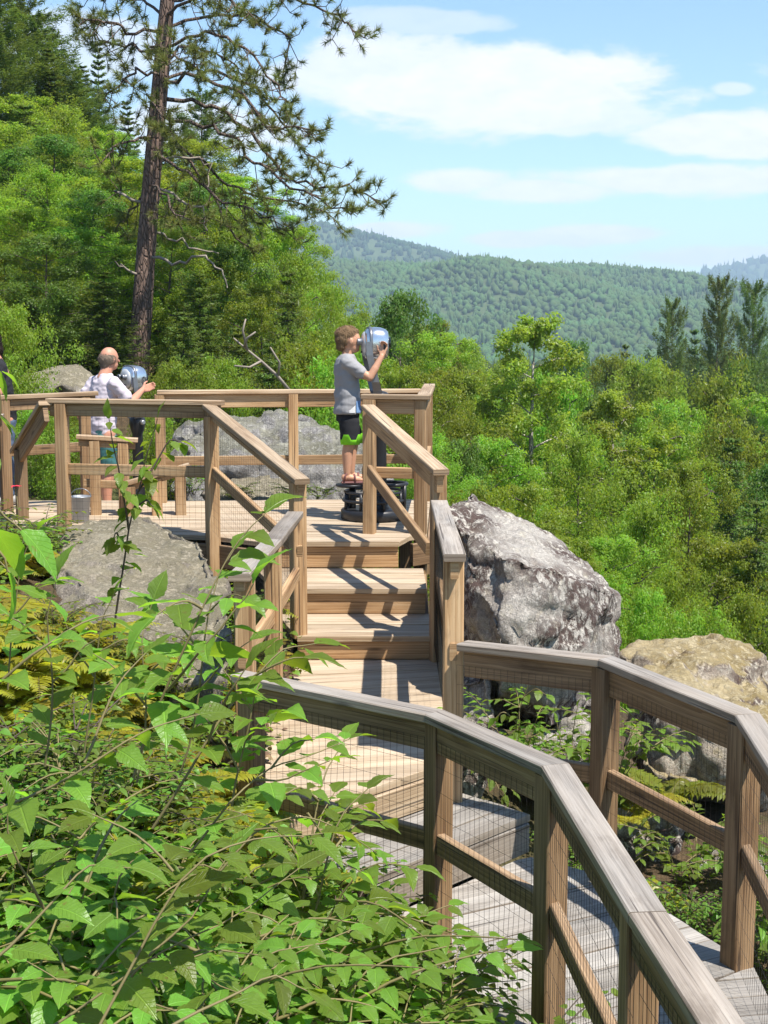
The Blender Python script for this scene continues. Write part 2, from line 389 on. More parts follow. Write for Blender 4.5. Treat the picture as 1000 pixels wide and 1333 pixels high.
# ------------------------------------------------------------------ far wooded hills (terrain) and the forest on them
def hill(name, ridge, Yr, Yf, zf, nx=90, ny=40, seed=0, rough=1.0):
    """ridge: list of (px, py) of the skyline; Yr ridge distance, Yf foot distance, zf foot height. Returns mesh verts grid"""
    px = np.array([p[0] for p in ridge], float); py = np.array([p[1] for p in ridge], float)
    xs = np.linspace(px[0], px[-1], nx)
    # smooth skyline
    ys = np.interp(xs, px, py)
    k = np.ones(5) / 5; ysm = np.convolve(np.pad(ys, 2, mode='edge'), k, mode='valid')
    grid = np.zeros((ny + 8, nx, 3))
    for i in range(nx):
        top = at(xs[i], ysm[i], Yr)
        for j in range(ny + 8):
            t = j / (ny - 1.0)
            if j < ny:
                Y = Yf + (Yr - Yf) * t
                prof = math.sin(t * math.pi / 2) ** 1.15
                z = zf + (top.z - zf) * prof
            else:
                t2 = (j - ny + 1) / 8.0; Y = Yr + (Yr - Yf) * t2 * 0.8; z = top.z + (zf - top.z) * (t2 ** 1.6)
            x = top.x / Yr * (Yr * 0.55 + Y * 0.45)
            damp = math.sin(min(t, 1) * math.pi)
            z += noise.noise(Vector((x / 170.0 + seed, Y / 170.0, seed))) * 26 * rough * damp + noise.noise(Vector((x / 60.0 + seed, Y / 60.0, 3))) * 7 * rough * damp
            grid[j, i] = (x, Y, z)
    V = grid.reshape(-1, 3)
    Fq = np.array([(j * nx + i, j * nx + i + 1, (j + 1) * nx + i + 1, (j + 1) * nx + i) for j in range(ny + 7) for i in range(nx - 1)])
    me = np_mesh(name, V, Fq, smooth=True)
    return me, V, Fq
ICO_V = None
def ico(sub):
    bm = bmesh.new(); bmesh.ops.create_icosphere(bm, subdivisions=sub, radius=1.0)
    V = np.array([v.co[:] for v in bm.verts]); Fc = np.array([[v.index for v in f.verts] for f in bm.faces]); bm.free(); return V, Fc
def crowns_mesh(name, pos, rad, hgt, sub=1, jit=0.35, conifer=None):
    V0, F0 = ico(sub); n = len(pos); k = len(V0)
    J = 1 + jit * (rng.random((n, k, 1)) - 0.5) * 2
    Vv = V0[None] * J
    if conifer is not None:
        zz_ = np.clip((V0[:, 2] + 1) / 2, 0, 1); taper = np.where(conifer[:, None], 1.25 * (1 - zz_[None]) + 0.02, 1.0)
        Vv = Vv * np.stack([taper, taper, np.ones_like(taper)], -1)
    Vv = Vv * np.stack([rad, rad, hgt], -1)[:, None, :] + pos[:, None, :]
    Fc = (F0[None] + (np.arange(n) * k)[:, None, None]).reshape(-1, 3)
    stand = np.array([.5 + .9 * noise.noise(Vector((p[0] / 45.0, p[1] / 45.0, p[2] / 60.0))) for p in pos])
    rnd = np.clip(np.repeat(.55 * stand + .45 * rng.random(n), len(F0)) * 0.9 + rng.random(n * len(F0)) * 0.1, 0, 1)
    return np_mesh(name, Vv.reshape(-1, 3), Fc, rnd, smooth=True)
def canopy_mat(name, c, var=0.5, hue=0.06):
    return leaf_mat(name, c, tuple(x * 1.2 for x in c), var=var, hue=hue, gloss=0.0, tmix=0.15, ohue=0)
def soil_mat(name, col):
    return plain_mat(name, col, 0.95, 0, 0.3, 0.02, 0)
def sample_grid(V, Fq, n, pred=None):
    a, b, c, d = (V[Fq[:, i]] for i in range(4))
    ar = np.linalg.norm(np.cross(c - a, d - b), axis=1)
    idx = rng.choice(len(Fq), n, p=ar / ar.sum()); u = rng.random((n, 1)); v = rng.random((n, 1))
    P = (a[idx] * (1 - u) + b[idx] * u) * (1 - v) + (d[idx] * (1 - u) + c[idx] * u) * v
    return P
def forest_on(hname, fname, ridge, Yr, Yf, zf, n, r0, seed, col, con=0.35, rough=1.0, label=None):
    me, V, Fq = hill(hname, ridge, Yr, Yf, zf, seed=seed, rough=rough)
    tag(link(hname, me, soil_mat(hname + '_soil', (0.05, 0.075, 0.02))), kind='structure')
    keep = Fq[V[Fq[:, 0], 1] <= Yr * 1.05]
    P = sample_grid(V, keep, n)
    c_ = rng.random(n) < con
    # stands of conifers
    st = np.array([noise.noise(Vector((p[0] / 90.0, p[1] / 90.0, seed + 9))) for p in P]); c_ = (rng.random(n) < con + st * 0.8)
    rad = r0 * (0.55 + 0.7 * rng.random(n)) * np.where(c_, 0.62, 1.0); hgt = r0 * (0.9 + 0.7 * rng.random(n)) * np.where(c_, 1.25, 0.9)
    P = P + np.stack([np.zeros(n), np.zeros(n), hgt * 0.6], -1)
    fm = crowns_mesh(fname, P, rad, hgt, 1, 0.34, c_)
    tag(link(fname, fm, canopy_mat(fname + '_leaves', col)), label, None, None, 'stuff')
forest_on('hill', 'hillside_forest', [(-700, 300), (-300, 230), (0, 225), (250, 255), (415, 298), (470, 308), (540, 324), (600, 341), (700, 372), (800, 410), (900, 440), (1300, 450)], 2300, 1500, -60, 14000, 4.6, 1.0, (0.05, 0.085, 0.04), con=0.2, label='bluish wooded mountain ridge rising behind the lower green hill')  # crown green pushed toward blue, painting extra distance haze into the leaf colour
forest_on('foothill', 'foothill_forest', [(-600, 420), (200, 345), (415, 350), (480, 350), (560, 354), (640, 353), (700, 351), (780, 353), (850, 359), (905, 370), (960, 388), (1010, 404), (1300, 430), (1700, 440)], 1500, 760, -42, 56000, 3.1, 4.0, (0.072, 0.118, 0.044), con=0.16, label='long green wooded hill across the valley below the skyline')  # blue share of this crown colour likewise stands in for haze
forest_on('far_mountain', 'mountain_forest', [(700, 420), (850, 385), (920, 357), (960, 349), (1000, 341), (1060, 333), (1200, 330), (1500, 380)], 4300, 3600, -60, 2500, 12, 8.0, (0.04, 0.066, 0.022), label='pale blue mountain peeking out at the far edge of the hill')

hz = MB()
x0, x1, y0, y1, z0, z1 = -4200, 4200, -600, 5200, -75, 280
b_ = hz.add([(x0, y0, z0), (x1, y0, z0), (x1, y1, z0), (x0, y1, z0), (x0, y0, z1), (x1, y0, z1), (x1, y1, z1), (x0, y1, z1)])
for q in ((3, 2, 1, 0), (4, 5, 6, 7), (0, 1, 5, 4), (1, 2, 6, 5), (2, 3, 7, 6), (3, 0, 4, 7)): hz.face([b_ + i for i in q])
hm, hnt = new_mat('haze_air'); hg = N(hnt)
pv = hg.n('ShaderNodeVolumePrincipled'); pv.inputs['Color'].default_value = (0.62, 0.82, 1.0, 1); pv.inputs['Density'].default_value = 0.00024; pv.inputs['Anisotropy'].default_value = 0.0
ho = hg.n('ShaderNodeOutputMaterial'); hg.l(pv.outputs[0], ho.inputs['Volume'])
USE_HAZE = True
if USE_HAZE:
    tag(hz.build('haze', hm), kind='stuff')
# ------------------------------------------------------------------ timber materials
W_RAIL = wood_mat('pine_timber', (0.20, 0.105, 0.045), (0.38, 0.235, 0.115), (0.50, 0.345, 0.195), 0.16, (0.36, 0.29, 0.21))
W_OLD = wood_mat('old_pine_timber', (0.10, 0.052, 0.022), (0.235, 0.140, 0.066), (0.34, 0.22, 0.115), 0.25, (0.26, 0.22, 0.18))
W_CAP = wood_mat('weathered_cap_timber', (0.15, 0.10, 0.06), (0.28, 0.21, 0.145), (0.38, 0.30, 0.22), 0.78, (0.24, 0.222, 0.20))
W_CAPW = wood_mat('pale_cap_timber', (0.22, 0.13, 0.065), (0.40, 0.275, 0.165), (0.52, 0.395, 0.265), 0.30, (0.36, 0.31, 0.24))
W_DECK = wood_mat('pale_deck_timber', (0.27, 0.18, 0.10), (0.42, 0.31, 0.195), (0.52, 0.41, 0.285), 0.3, (0.38, 0.34, 0.29), 0.22)
W_RISER = wood_mat('riser_timber', (0.24, 0.125, 0.048), (0.43, 0.26, 0.125), (0.54, 0.37, 0.21), 0.15, (0.42, 0.36, 0.28), 0.25)
W_WALK = wood_mat('grey_deck_timber', (0.16, 0.12, 0.085), (0.26, 0.21, 0.16), (0.35, 0.30, 0.24), 0.8, (0.27, 0.255, 0.235), 0.3)
WIRE = plain_mat('mesh_wire', (0.035, 0.033, 0.03), 0.45, 0.6, 0.1, 3, 0)
BOLT = plain_mat('galvanised', (0.35, 0.35, 0.36), 0.4, 0.8, 0.2, 40, 0.05)

def octo(w, h, c=0.005):
    a, b = w / 2, h / 2
    return [(-a + c, -b), (a - c, -b), (a, -b + c), (a, b - c), (a - c, b), (-a + c, b), (-a, b - c), (-a, -b + c)]

def boards_along(mb, pts, w, h, lat=0.0, dz=0.0, gap=0.0015, wob=0.0016, chamfer=0.005, step=0.3, ends=(0.0, 0.0), miter=True):
    """mitred boards along a polyline; cross-section w (sideways) x h (height), centre dz above the polyline, shifted lat to the right"""
    P = [Vector(p) for p in pts]; n = len(P)
    dirs = []
    for i in range(n - 1):
        d = (P[i + 1] - P[i]); dirs.append(d.normalized())
    def hd(d): v = Vector((d.x, d.y, 0)); return v.normalized()
    secs = octo(w, h, chamfer)
    for i in range(n - 1):
        d = dirs[i]; h0 = hd(d); right = Vector((h0.y, -h0.x, 0)); upv = right.cross(d).normalized()
        if upv.z < 0: upv = -upv
        L = (P[i + 1] - P[i]).length
        def shift(end, o):
            # how far along d the mitre plane lies at lateral offset o
            if not miter: return 0.0
            if end == 0 and i > 0: hp = hd(dirs[i - 1]); a = math.atan2(hp.x * h0.y - hp.y * h0.x, hp.dot(h0)); return -o * math.tan(a / 2)
            if end == 1 and i < n - 2: hn = hd(dirs[i + 1]); a = math.atan2(h0.x * hn.y - h0.y * hn.x, h0.dot(hn)); return o * math.tan(a / 2)
            return 0.0
        ns = max(2, int(L / step) + 1)
        s1, s2, s3 = random.random() * 99, random.random() * 99, random.random() * 99
        rings = []
        for k in range(ns + 1):
            t = k / ns
            ring = []
            for (o, vz) in secs:
                ol = o + lat
                st = shift(0, ol) + (gap if i > 0 else -ends[0]); en = L + shift(1, ol) - (gap if i < n - 2 else -ends[1])
                al = st + (en - st) * t
                wv = Vector((0, 0, 0))
                if 0 < k < ns or True:
                    q = al * 2.1
                    wv = right * noise.noise(Vector((q, s1, o * 8))) * wob * 1.6 + upv * noise.noise(Vector((q, s2, vz * 8))) * wob
                ring.append(P[i] + d * al + right * ol + upv * (vz + dz) + wv)
            rings.append((mb.add(ring), st + (en - st) * t))
        r = random.random(); per = [0]
        for k in range(8):
            a, b = secs[k], secs[(k + 1) % 8]; per.append(per[-1] + math.hypot(a[0] - b[0], a[1] - b[1]))
        for k in range(ns):
            (a0, u0), (b0, u1) = rings[k], rings[k + 1]
            for j in range(8):
                j2 = (j + 1) % 8
                mb.face((a0 + j, b0 + j, b0 + j2, a0 + j2), [(u0, per[j]), (u1, per[j]), (u1, per[j + 1]), (u0, per[j + 1])], r)
        e0, e1 = rings[0][0], rings[-1][0]
        mb.face([e0 + j for j in range(8)], [(secs[j][0] * .3, secs[j][1]) for j in range(8)], r * 0.5)
        mb.face([e1 + j for j in reversed(range(8))], [(secs[j][0] * .3, secs[j][1]) for j in reversed(range(8))], r * 0.5)

def board(mb, p0, p1, w, h, **k): boards_along(mb, [p0, p1], w, h, **k)
def post_mb(mb, x, y, z0, z1, wx=0.092, wy=0.092, rz=0.0):
    secs = octo(wx, wy, 0.006); c, s = math.cos(rz), math.sin(rz); r = random.random(); s1 = random.random() * 99
    ns = 4; rings = []
    for k in range(ns + 1):
        z = z0 + (z1 - z0) * k / ns
        wob = noise.noise(Vector((z * 1.3, s1, 0))) * 0.003
        rings.append((mb.add([(x + a * c - b * s + wob, y + a * s + b * c, z) for a, b in secs]), z - z0))
    per = [0]
    for k in range(8):
        a, b = secs[k], secs[(k + 1) % 8]; per.append(per[-1] + math.hypot(a[0] - b[0], a[1] - b[1]))
    for k in range(ns):
        (a0, u0), (b0, u1) = rings[k], rings[k + 1]
        for j in range(8):
            j2 = (j + 1) % 8
            mb.face((a0 + j, a0 + j2, b0 + j2, b0 + j), [(u0, per[j]), (u0, per[j + 1]), (u1, per[j + 1]), (u1, per[j])], r)
    mb.face([rings[0][0] + j for j in reversed(range(8))], [(x_, y_) for x_, y_ in reversed(secs)], r * .5)
    mb.face([rings[-1][0] + j for j in range(8)], list(secs), r * .5)

def wire_panel(mb, A, B, C, D, su=0.038, sv=0.075, rad=0.0007, bow=0.012):
    """A,B bottom corners, C above B, D above A"""
    A, B, C, D = map(Vector, (A, B, C, D)); L = (B - A).length; H = (D - A).length
    nu = max(2, round(L / su)); nv = max(2, round(H / sv)); s = random.random() * 50
    nrm = (B - A).cross(D - A).normalized()
    def q(u, v):
        p = (A.lerp(B, u)).lerp(D.lerp(C, u), v)
        e = math.sin(math.pi * u) * math.sin(math.pi * v)
        return p + nrm * noise.noise(Vector((u * 3, v * 3, s))) * bow * e * 1.5 + (B - A).normalized() * noise.noise(Vector((u * 5 + 9, v * 2.5, s))) * 0.009 + Vector((0, 0, noise.noise(Vector((u * 3, v * 5 + 7, s))) * 0.009))
    for i in range(nu + 1):
        u = i / nu; mb.tube([q(u, k / 6) for k in range(7)], rad, 3, smooth=False, cap=False)
    for j in range(nv + 1):
        v = j / nv; mb.tube([q(k / 12, v) for k in range(13)], rad * .85, 3, smooth=False, cap=False)

def railing(name, label, cap, posts, group=None, mat_cap=None, mat=None, mid=0.47, midpts=None, side_h=0.115, side_lat=0.0, wire=True, wire_bottom=0.9, cap_w=0.105, post_w=0.092,
            ends=(0.05, 0.05), capend=None, mids=True, su=0.036, sv=0.10, cat='railing', mid_h=0.088, wire_rad=0.0007, wire_skip=()):
    """cap: polyline of the TOP of the cap board. posts: list of (x,y,zbase[,ztop])."""
    root = thing(name, label, cat, (0, 0, 0), 0, group)
    cap = [Vector(p) for p in cap]
    mat_cap = mat_cap or W_CAPW; mat = mat or W_RAIL
    ct = 0.038
    for i in range(len(cap) - 1):
        pass
    m = MB(); boards_along(m, cap, cap_w, ct, dz=-ct / 2, ends=ends); m.build('handrail', mat_cap, root)
    m = MB(); boards_along(m, cap, 0.040, side_h, lat=side_lat, dz=-ct - side_h / 2 - 0.001, ends=(ends[0] - 0.02, ends[1] - 0.02)); m.build('rail_board', mat, root)
    mp = midpts or [p - Vector((0, 0, mid)) for p in cap]
    if mids:
        m = MB(); boards_along(m, mp, 0.039, mid_h, lat=side_lat, ends=(0.0, 0.0)); m.build('mid_rail', mat, root)
    for q in posts:
        x, y, zb = q[:3]
        # direction of nearest cap segment
        best = None
        for i in range(len(cap) - 1):
            a, b = cap[i], cap[i + 1]; d = Vector((b.x - a.x, b.y - a.y)); t = max(0, min(1, ((x - a.x) * d.x + (y - a.y) * d.y) / d.length_squared))
            p = a.lerp(b, t); dd = (p.x - x) ** 2 + (p.y - y) ** 2
            if best is None or dd < best[0]: best = (dd, p.z, math.atan2(d.y, d.x), b.z - a.z, d.length)
        zt = q[3] if len(q) > 3 else best[1] - ct - 0.003 - abs(best[3]) / best[4] * 0.05
        m = MB(); post_mb(m, x, y, zb, zt, post_w, post_w, best[2]); m.build('post', mat, root)
    if wire:
        m = MB(); n_ = 0
        for i in range(len(cap) - 1):
            if i in wire_skip: continue
            a, b = cap[i], cap[i + 1]; d = Vector((b.x - a.x, b.y - a.y, 0)).normalized(); rt = Vector((d.y, -d.x, 0)) * (side_lat + 0.026)
            top = Vector((0, 0, -ct - side_h * 0.55)); bot = Vector((0, 0, -wire_bottom))
            wire_panel(m, a + d * .03 + rt + bot, b - d * .03 + rt + bot, b - d * .03 + rt + top, a + d * .03 + rt + top, su, sv, wire_rad); n_ += 1
        if n_: m.build('wire_mesh', WIRE, root)
    return root

def clip_poly(poly, axis_d, lo, hi):
    """clip convex 2-D polygon to lo <= p.axis <= hi"""
    def half(P, sgn, lim):
        out = []
        for i in range(len(P)):
            a, b = P[i], P[(i + 1) % len(P)]
            fa = sgn * (a[0] * axis_d[0] + a[1] * axis_d[1] - lim); fb = sgn * (b[0] * axis_d[0] + b[1] * axis_d[1] - lim)
            if fa >= 0: out.append(a)
            if (fa >= 0) != (fb >= 0):
                t = fa / (fa - fb); out.append((a[0] + (b[0] - a[0]) * t, a[1] + (b[1] - a[1]) * t))
        return out
    P = half(poly, 1, lo)
    return half(P, -1, hi) if P else P
def deck(mb, poly, z, along, bw=0.14, gap=0.007, th=0.036, over=0.0, phase=0.0):
    """planks running in direction `along` (unit 2-D) filling a convex polygon, top at z"""
    al = Vector((along[0], along[1])).normalized(); ac = (-al.y, al.x)
    lo = min(p[0] * ac[0] + p[1] * ac[1] for p in poly); hi = max(p[0] * ac[0] + p[1] * ac[1] for p in poly)
    k = lo - phase
    while k < hi:
        P = clip_poly(poly, ac, k + gap / 2, k + bw - gap / 2); k += bw
        if len(P) < 3: continue
        area = sum(P[i][0] * P[(i + 1) % len(P)][1] - P[(i + 1) % len(P)][0] * P[i][1] for i in range(len(P))) / 2
        if abs(area) < 0.002: continue
        if area < 0: P = P[::-1]
        r = random.random(); dz = (random.random() - .5) * 0.006; tl = (random.random() - .5) * 0.004
        n = len(P); zt = [z + dz + tl * (j % 2) for j in range(n)]
        c = 0.003
        cx = sum(p[0] for p in P) / n; cy = sum(p[1] for p in P) / n
        ins = [(p[0] + (cx - p[0]) * min(.5, c / max(1e-6, math.hypot(cx - p[0], cy - p[1]))) , p[1] + (cy - p[1]) * min(.5, c / max(1e-6, math.hypot(cx - p[0], cy - p[1])))) for p in P]
        b0 = mb.add([(p[0], p[1], z - th) for p in P]); b1 = mb.add([(p[0], p[1], zt[j] - c) for j, p in enumerate(P)]); b2 = mb.add([(p[0], p[1], zt[j]) for j, p in enumerate(ins)])
        uvp = lambda p: (p[0] * al.x + p[1] * al.y, p[0] * ac[0] + p[1] * ac[1])
        mb.face([b2 + j for j in range(n)], [uvp(p) for p in ins], r)
        mb.face([b0 + j for j in reversed(range(n))], [uvp(p) for p in reversed(P)], r)
        for j in range(n):
            j2 = (j + 1) % n; e = uvp(P[j]); f = uvp(P[j2]); L = math.hypot(P[j2][0] - P[j][0], P[j2][1] - P[j][1])
            mb.face((b0 + j, b0 + j2, b1 + j2, b1 + j), [(0, 0), (L, 0), (L, th), (0, th)], r)
            mb.face((b1 + j, b1 + j2, b2 + j2, b2 + j), [e, f, f, e], r)

# ================================================================== the boardwalk
ZP, ZT1, ZT2, ZL, ZS, ZW = -1.60, -1.807, -1.995, -2.16, -2.355, -2.55

# ---- viewing platform
vp = thing('viewing_platform', 'pale wooden viewing platform at the top of the steps where the boy looks out', 'platform', (0, 0, 0))
plat = [(-3.55, 11.25), (-2.6, 11.02), (-1.36, 10.74), (-0.95, 10.43), (0.117, 10.43), (0.2, 10.72), (0.34, 10.86), (0.44, 13.1), (-3.7, 13.0)]
m = MB(); deck(m, plat, ZP, (1, -0.02), phase=0.03); m.build('decking', W_DECK, vp)
m = MB()
for a, b in ((1, 2), (2, 3), (5, 6), (6, 7), (7, 8), (8, 0), (0, 1)):
    pa, pb = plat[a], plat[b]; board(m, (pa[0], pa[1], ZP - 0.15), (pb[0], pb[1], ZP - 0.15), 0.038, 0.18, lat=0.02)
m.build('rim_joist', W_OLD, vp)
m = MB()
for x in np.arange(-3.3, 0.4, 0.6): board(m, (x, 11.3, ZP - 0.13), (x, 12.9, ZP - 0.13), 0.04, 0.18)
m.build('joist', W_OLD, vp)
for x, y in ((-3.3, 12.7), (-1.6, 12.8), (0.2, 12.8), (-3.2, 11.5), (-1.3, 10.95)):
    m = MB(); post_mb(m, x, y, gz(x, y) - 0.3, ZP - 0.22, 0.12, 0.12); m.build('support_post', W_OLD, vp)

# ---- stairs down to the landing
st = thing('staircase', 'broad pale wooden steps with three risers between platform and landing', 'steps', (0, 0, 0))
Lx = lambda y: -0.98 + (10.43 - y) * 0.27
def tread(name, zt, yf, yb, xr, xrb, zbelow, back):
    poly = [(Lx(yf), yf), (xr, yf), (xrb, yb), (Lx(yb), yb)]
    m = MB(); deck(m, poly, zt, (1, 0), bw=(yb - yf) / round((yb - yf) / 0.2) + 1e-4, gap=0.006); m.build('tread', W_DECK, st)
    m = MB(); board(m, (Lx(yf) , yf + 0.045, (zt - 0.038 + zbelow) / 2), (xr - 0.01, yf + 0.045, (zt - 0.038 + zbelow) / 2), 0.038, zt - 0.038 - zbelow - 0.003); m.build('riser', W_RISER, st)
    m = MB(); board(m, (xr - 0.03, yf + 0.07, zt - 0.135), (xrb - 0.03, yb, zt - 0.135), 0.038, 0.19); m.build('stringer', W_RISER, st)
m = MB(); board(m, (-0.95, 10.475, (ZP + ZT1) / 2 - 0.019), (0.11, 10.475, (ZP + ZT1) / 2 - 0.019), 0.038, ZP - ZT1 - 0.041); m.build('riser', W_RISER, st)
tread('tread', ZT1, 9.60, 10.45, 0.303, 0.30, ZT2, 0)
tread('tread', ZT2, 8.91, 9.64, 0.366, 0.362, ZL, 0)
for x in (-0.75, 0.30):
    m = MB(); board(m, (x, 8.99, ZL - 0.11), (x, 10.4, ZT1 - 0.11), 0.04, 0.16); m.build('stringer', W_OLD, st)

# ---- landing and the stepped walkway below it
ld_ = thing('landing_deck', 'wide sunlit wooden landing at the foot of the steps', 'deck', (0, 0, 0))
land = [(-0.66, 8.95), (0.372, 8.95), (0.37, 6.80), (0.215, 6.63), (-0.22, 6.19), (-0.46, 6.05), (-0.66, 6.35)]
m = MB(); deck(m, land, ZL, (0.97, 0.2), bw=0.19, phase=.05); m.build('decking', W_DECK, ld_)
m = MB(); board(m, (-0.44, 6.075, ZL - 0.13), (-0.20, 6.215, ZL - 0.13), 0.036, 0.185, lat=-0.0); board(m, (-0.195, 6.22, ZL - 0.118), (0.24, 6.66, ZL - 0.118), 0.036, 0.15); m.build('riser', W_DECK, ld_)
m = MB(); board(m, (0.35, 6.82, ZL - 0.14), (0.35, 8.9, ZL - 0.14), 0.038, 0.19); m.build('rim_joist', W_OLD, ld_)
m = MB(); board(m, (-0.64, 6.4, ZL - 0.14), (-0.64, 8.9, ZL - 0.14), 0.038, 0.19); m.build('rim_joist', W_OLD, ld_)
for x, y in ((-0.55, 8.6), (0.28, 8.6), (0.25, 7.1), (-0.5, 6.7)):
    m = MB(); post_mb(m, x, y, gz(x, y) - 0.3, ZL - 0.05, 0.10, 0.10); m.build('support_post', W_OLD, ld_)

sd = thing('step_deck', 'broad wooden step between the landing and the lower walkway, behind wire mesh', 'deck', (0, 0, 0))
sp_ = [(-0.50, 6.03), (-0.10, 5.69), (0.72, 6.54), (0.40, 6.86), (0.2, 6.72)]
m = MB(); deck(m, sp_, ZS, (0.69, 0.72), bw=0.148); m.build('decking', W_WALK, sd)
m = MB(); board(m, (-0.085, 5.725, ZS - 0.118), (0.70, 6.54, ZS - 0.118), 0.036, 0.15); m.build('riser', W_WALK, sd)
m = MB(); board(m, (-0.50, 6.01, ZS - 0.13), (-0.11, 5.68, ZS - 0.13), 0.038, 0.19, lat=-0.02); m.build('rim_joist', W_OLD, sd)
m = MB(); board(m, (0.71, 6.56, ZS - 0.11), (0.42, 6.84, ZS - 0.11), 0.038, 0.15, lat=-0.02); m.build('rim_joist', W_WALK, sd)
for x, y in ((-0.3, 6.0), (0.5, 6.65)):
    m = MB(); post_mb(m, x, y, gz(x, y) - 0.3, ZS - 0.06, 0.10, 0.10); m.build('support_post', W_OLD, sd)

wk = thing('walkway_deck', 'lowest weathered walkway of short cross planks bending past the railings', 'deck', (0, 0, 0))
wa = [(-0.10, 5.66), (0.70, 6.50), (1.07, 6.22), (1.49, 5.32), (0.54, 4.62), (0.18, 5.38)]
wb = [(0.545, 4.612), (1.495, 5.312), (1.47, 4.7), (1.42, 1.6), (0.72, 1.6), (0.66, 3.4)]
m = MB(); deck(m, wa, ZW, (0.88, 0.47), bw=0.142)
deck(m, wb, ZW, (0.99, 0.16), bw=0.142); m.build('decking', W_WALK, wk)
m = MB()
for P in ((wa[0], wa[5]), (wa[5], wa[4]), (wa[2], wa[3]), (wb[1], wb[2]), (wb[2], wb[3]), (wb[4], wb[5]), (wb[5], wb[0])):
    board(m, (*P[0], ZW - 0.12), (*P[1], ZW - 0.12), 0.038, 0.165)
m.build('rim_joist', W_OLD, wk)
for x, y in ((0.1, 5.6), (0.9, 6.2), (0.65, 4.6), (1.35, 4.6), (0.75, 3.0), (1.35, 3.0)):
    m = MB(); post_mb(m, x, y, gz(x, y) - 0.3, ZW - 0.05, 0.10, 0.10); m.build('support_post', W_OLD, wk)

# ---- railings
def V3(px, py, Y): return at(px, py, Y)
G = 'timber railings with wire mesh along the boardwalk'
# platform, front left of the steps
A = Vector((-2.62, 11.0, -0.535)); B = Vector((-1.30, 10.76, -0.540))
railing('railing', 'sunny front railing of the platform, to the left of the stair opening', [A, B], [(-2.56, 10.98, ZP - .55), (-1.35, 10.77, ZP - .35)], G, side_h=0.10, mid=0.56, wire_bottom=1.0, su=0.05, sv=0.06)
# stair, left side
A = Vector((-1.36, 10.74, -0.566)); B = Vector((-0.55, 8.93, -0.94))
railing('railing', 'sloping stair railing on the rock side of the upper steps', [A, B], [(-1.33, 10.66, ZP - .3, -0.66), (-0.565, 8.98, ZT2 - .02, -0.985)], G, side_h=0.06, mid=0.50, wire_bottom=0.95, ends=(0.0, 0.06), su=0.05, sv=0.06)
# landing, left side
railing('railing', 'weathered grey railing along the bush side of the landing', [(-0.57, 8.88, -1.155), (-0.62, 7.6, -1.15), (-0.67, 6.38, -1.12)], [(-0.615, 7.55, ZL - .35), (-0.66, 6.45, ZL - .5)], G, mat_cap=W_CAP, side_h=0.05, mid=0.42, wire_bottom=0.95, ends=(-0.06, 0.06), cap_w=0.105)
# platform, front right (short) and outer end
railing('railing', 'short railing at the outer corner of the platform beside the steps', [(-0.17, 10.98, -0.50), (0.31, 10.86, -0.50), (0.43, 13.1, -0.50)], [(-0.115, 10.9, ZP - .08), (0.29, 10.88, ZP - .7), (0.41, 13.0, ZP - .7)], G, side_h=0.115, mid=0.62, wire=False, ends=(0.0, 0.0))
# far side of the platform
railing('railing', 'long far railing of the platform in front of the grey rock ledge', [(0.36, 13.05, -0.545), (-2.1, 12.85, -0.55)], [(-0.85, 12.94, ZP - .3), (-2.08, 12.85, ZP - .3), (-0.1, 13.0, ZP - .3)], G, side_h=0.125, mid=0.66, wire=True, wire_bottom=1.0, su=0.06, sv=0.06, ends=(-0.02, 0.0))
# stair, right side
railing('railing', 'sloping stair railing on the valley side of the upper steps', [(-0.125, 10.83, -0.575), (0.355, 8.82, -0.872)], [(0.352, 8.90, ZT2 - .4, -0.92)], G, mid=0.50, side_h=0.12, wire=False, ends=(0.0, 0.05), midpts=[(-0.115, 10.8, -1.09), (0.30, 9.2, -1.46)])
# landing, right side
railing('railing', 'short grey topped railing dropping from the stair post beside the big boulder', [(0.352, 8.80, -1.075), (0.345, 6.70, -1.08)], [(0.345, 6.76, ZS - .5)], G, mat_cap=W_CAP, side_h=0.09, mid=0.5, ends=(-0.03, 0.05), cap_w=0.108, post_w=0.10, wire_bottom=0.95)
# walkway, valley side
rb = [(0.35, 6.70, -1.525), (1.02, 6.21, -1.49), (1.44, 5.32, -1.505), (1.40, 4.6, -1.53), (1.38, 1.5, -1.60)]
railing('railing', 'brown railing on the valley side of the lower walkway, in front of the boulders', rb, [(1.02, 6.20, ZW - .5), (1.43, 5.32, ZW - .4), (1.395, 3.4, ZW - .4)], G, mat_cap=W_CAP, mat=W_OLD, mid=0.56, wire_bottom=1.0, ends=(-0.045, 0.0), side_h=0.13, post_w=0.10)
# walkway, bush side
ra = [(-0.62, 6.08, -1.535), (0.205, 5.42, -1.525), (0.60, 4.68, -1.505), (0.685, 3.42, -1.495), (0.74, 2.84, -1.50), (0.80, 1.5, -1.50)]
railing('railing', 'near railing with dark mesh and grey cap bending along the bushes', ra, [(-0.60, 6.08, ZS - .5), (0.22, 5.42, ZW - .4), (0.592, 4.70, ZW - .5), (0.69, 3.55, ZW - .5), (0.76, 2.3, ZW - .5)], G, mat_cap=W_CAP, mat=W_OLD, mid=0.54, wire_bottom=1.02, ends=(0.05, 0.0), side_h=0.12, cap_w=0.104, wire_rad=0.0009)
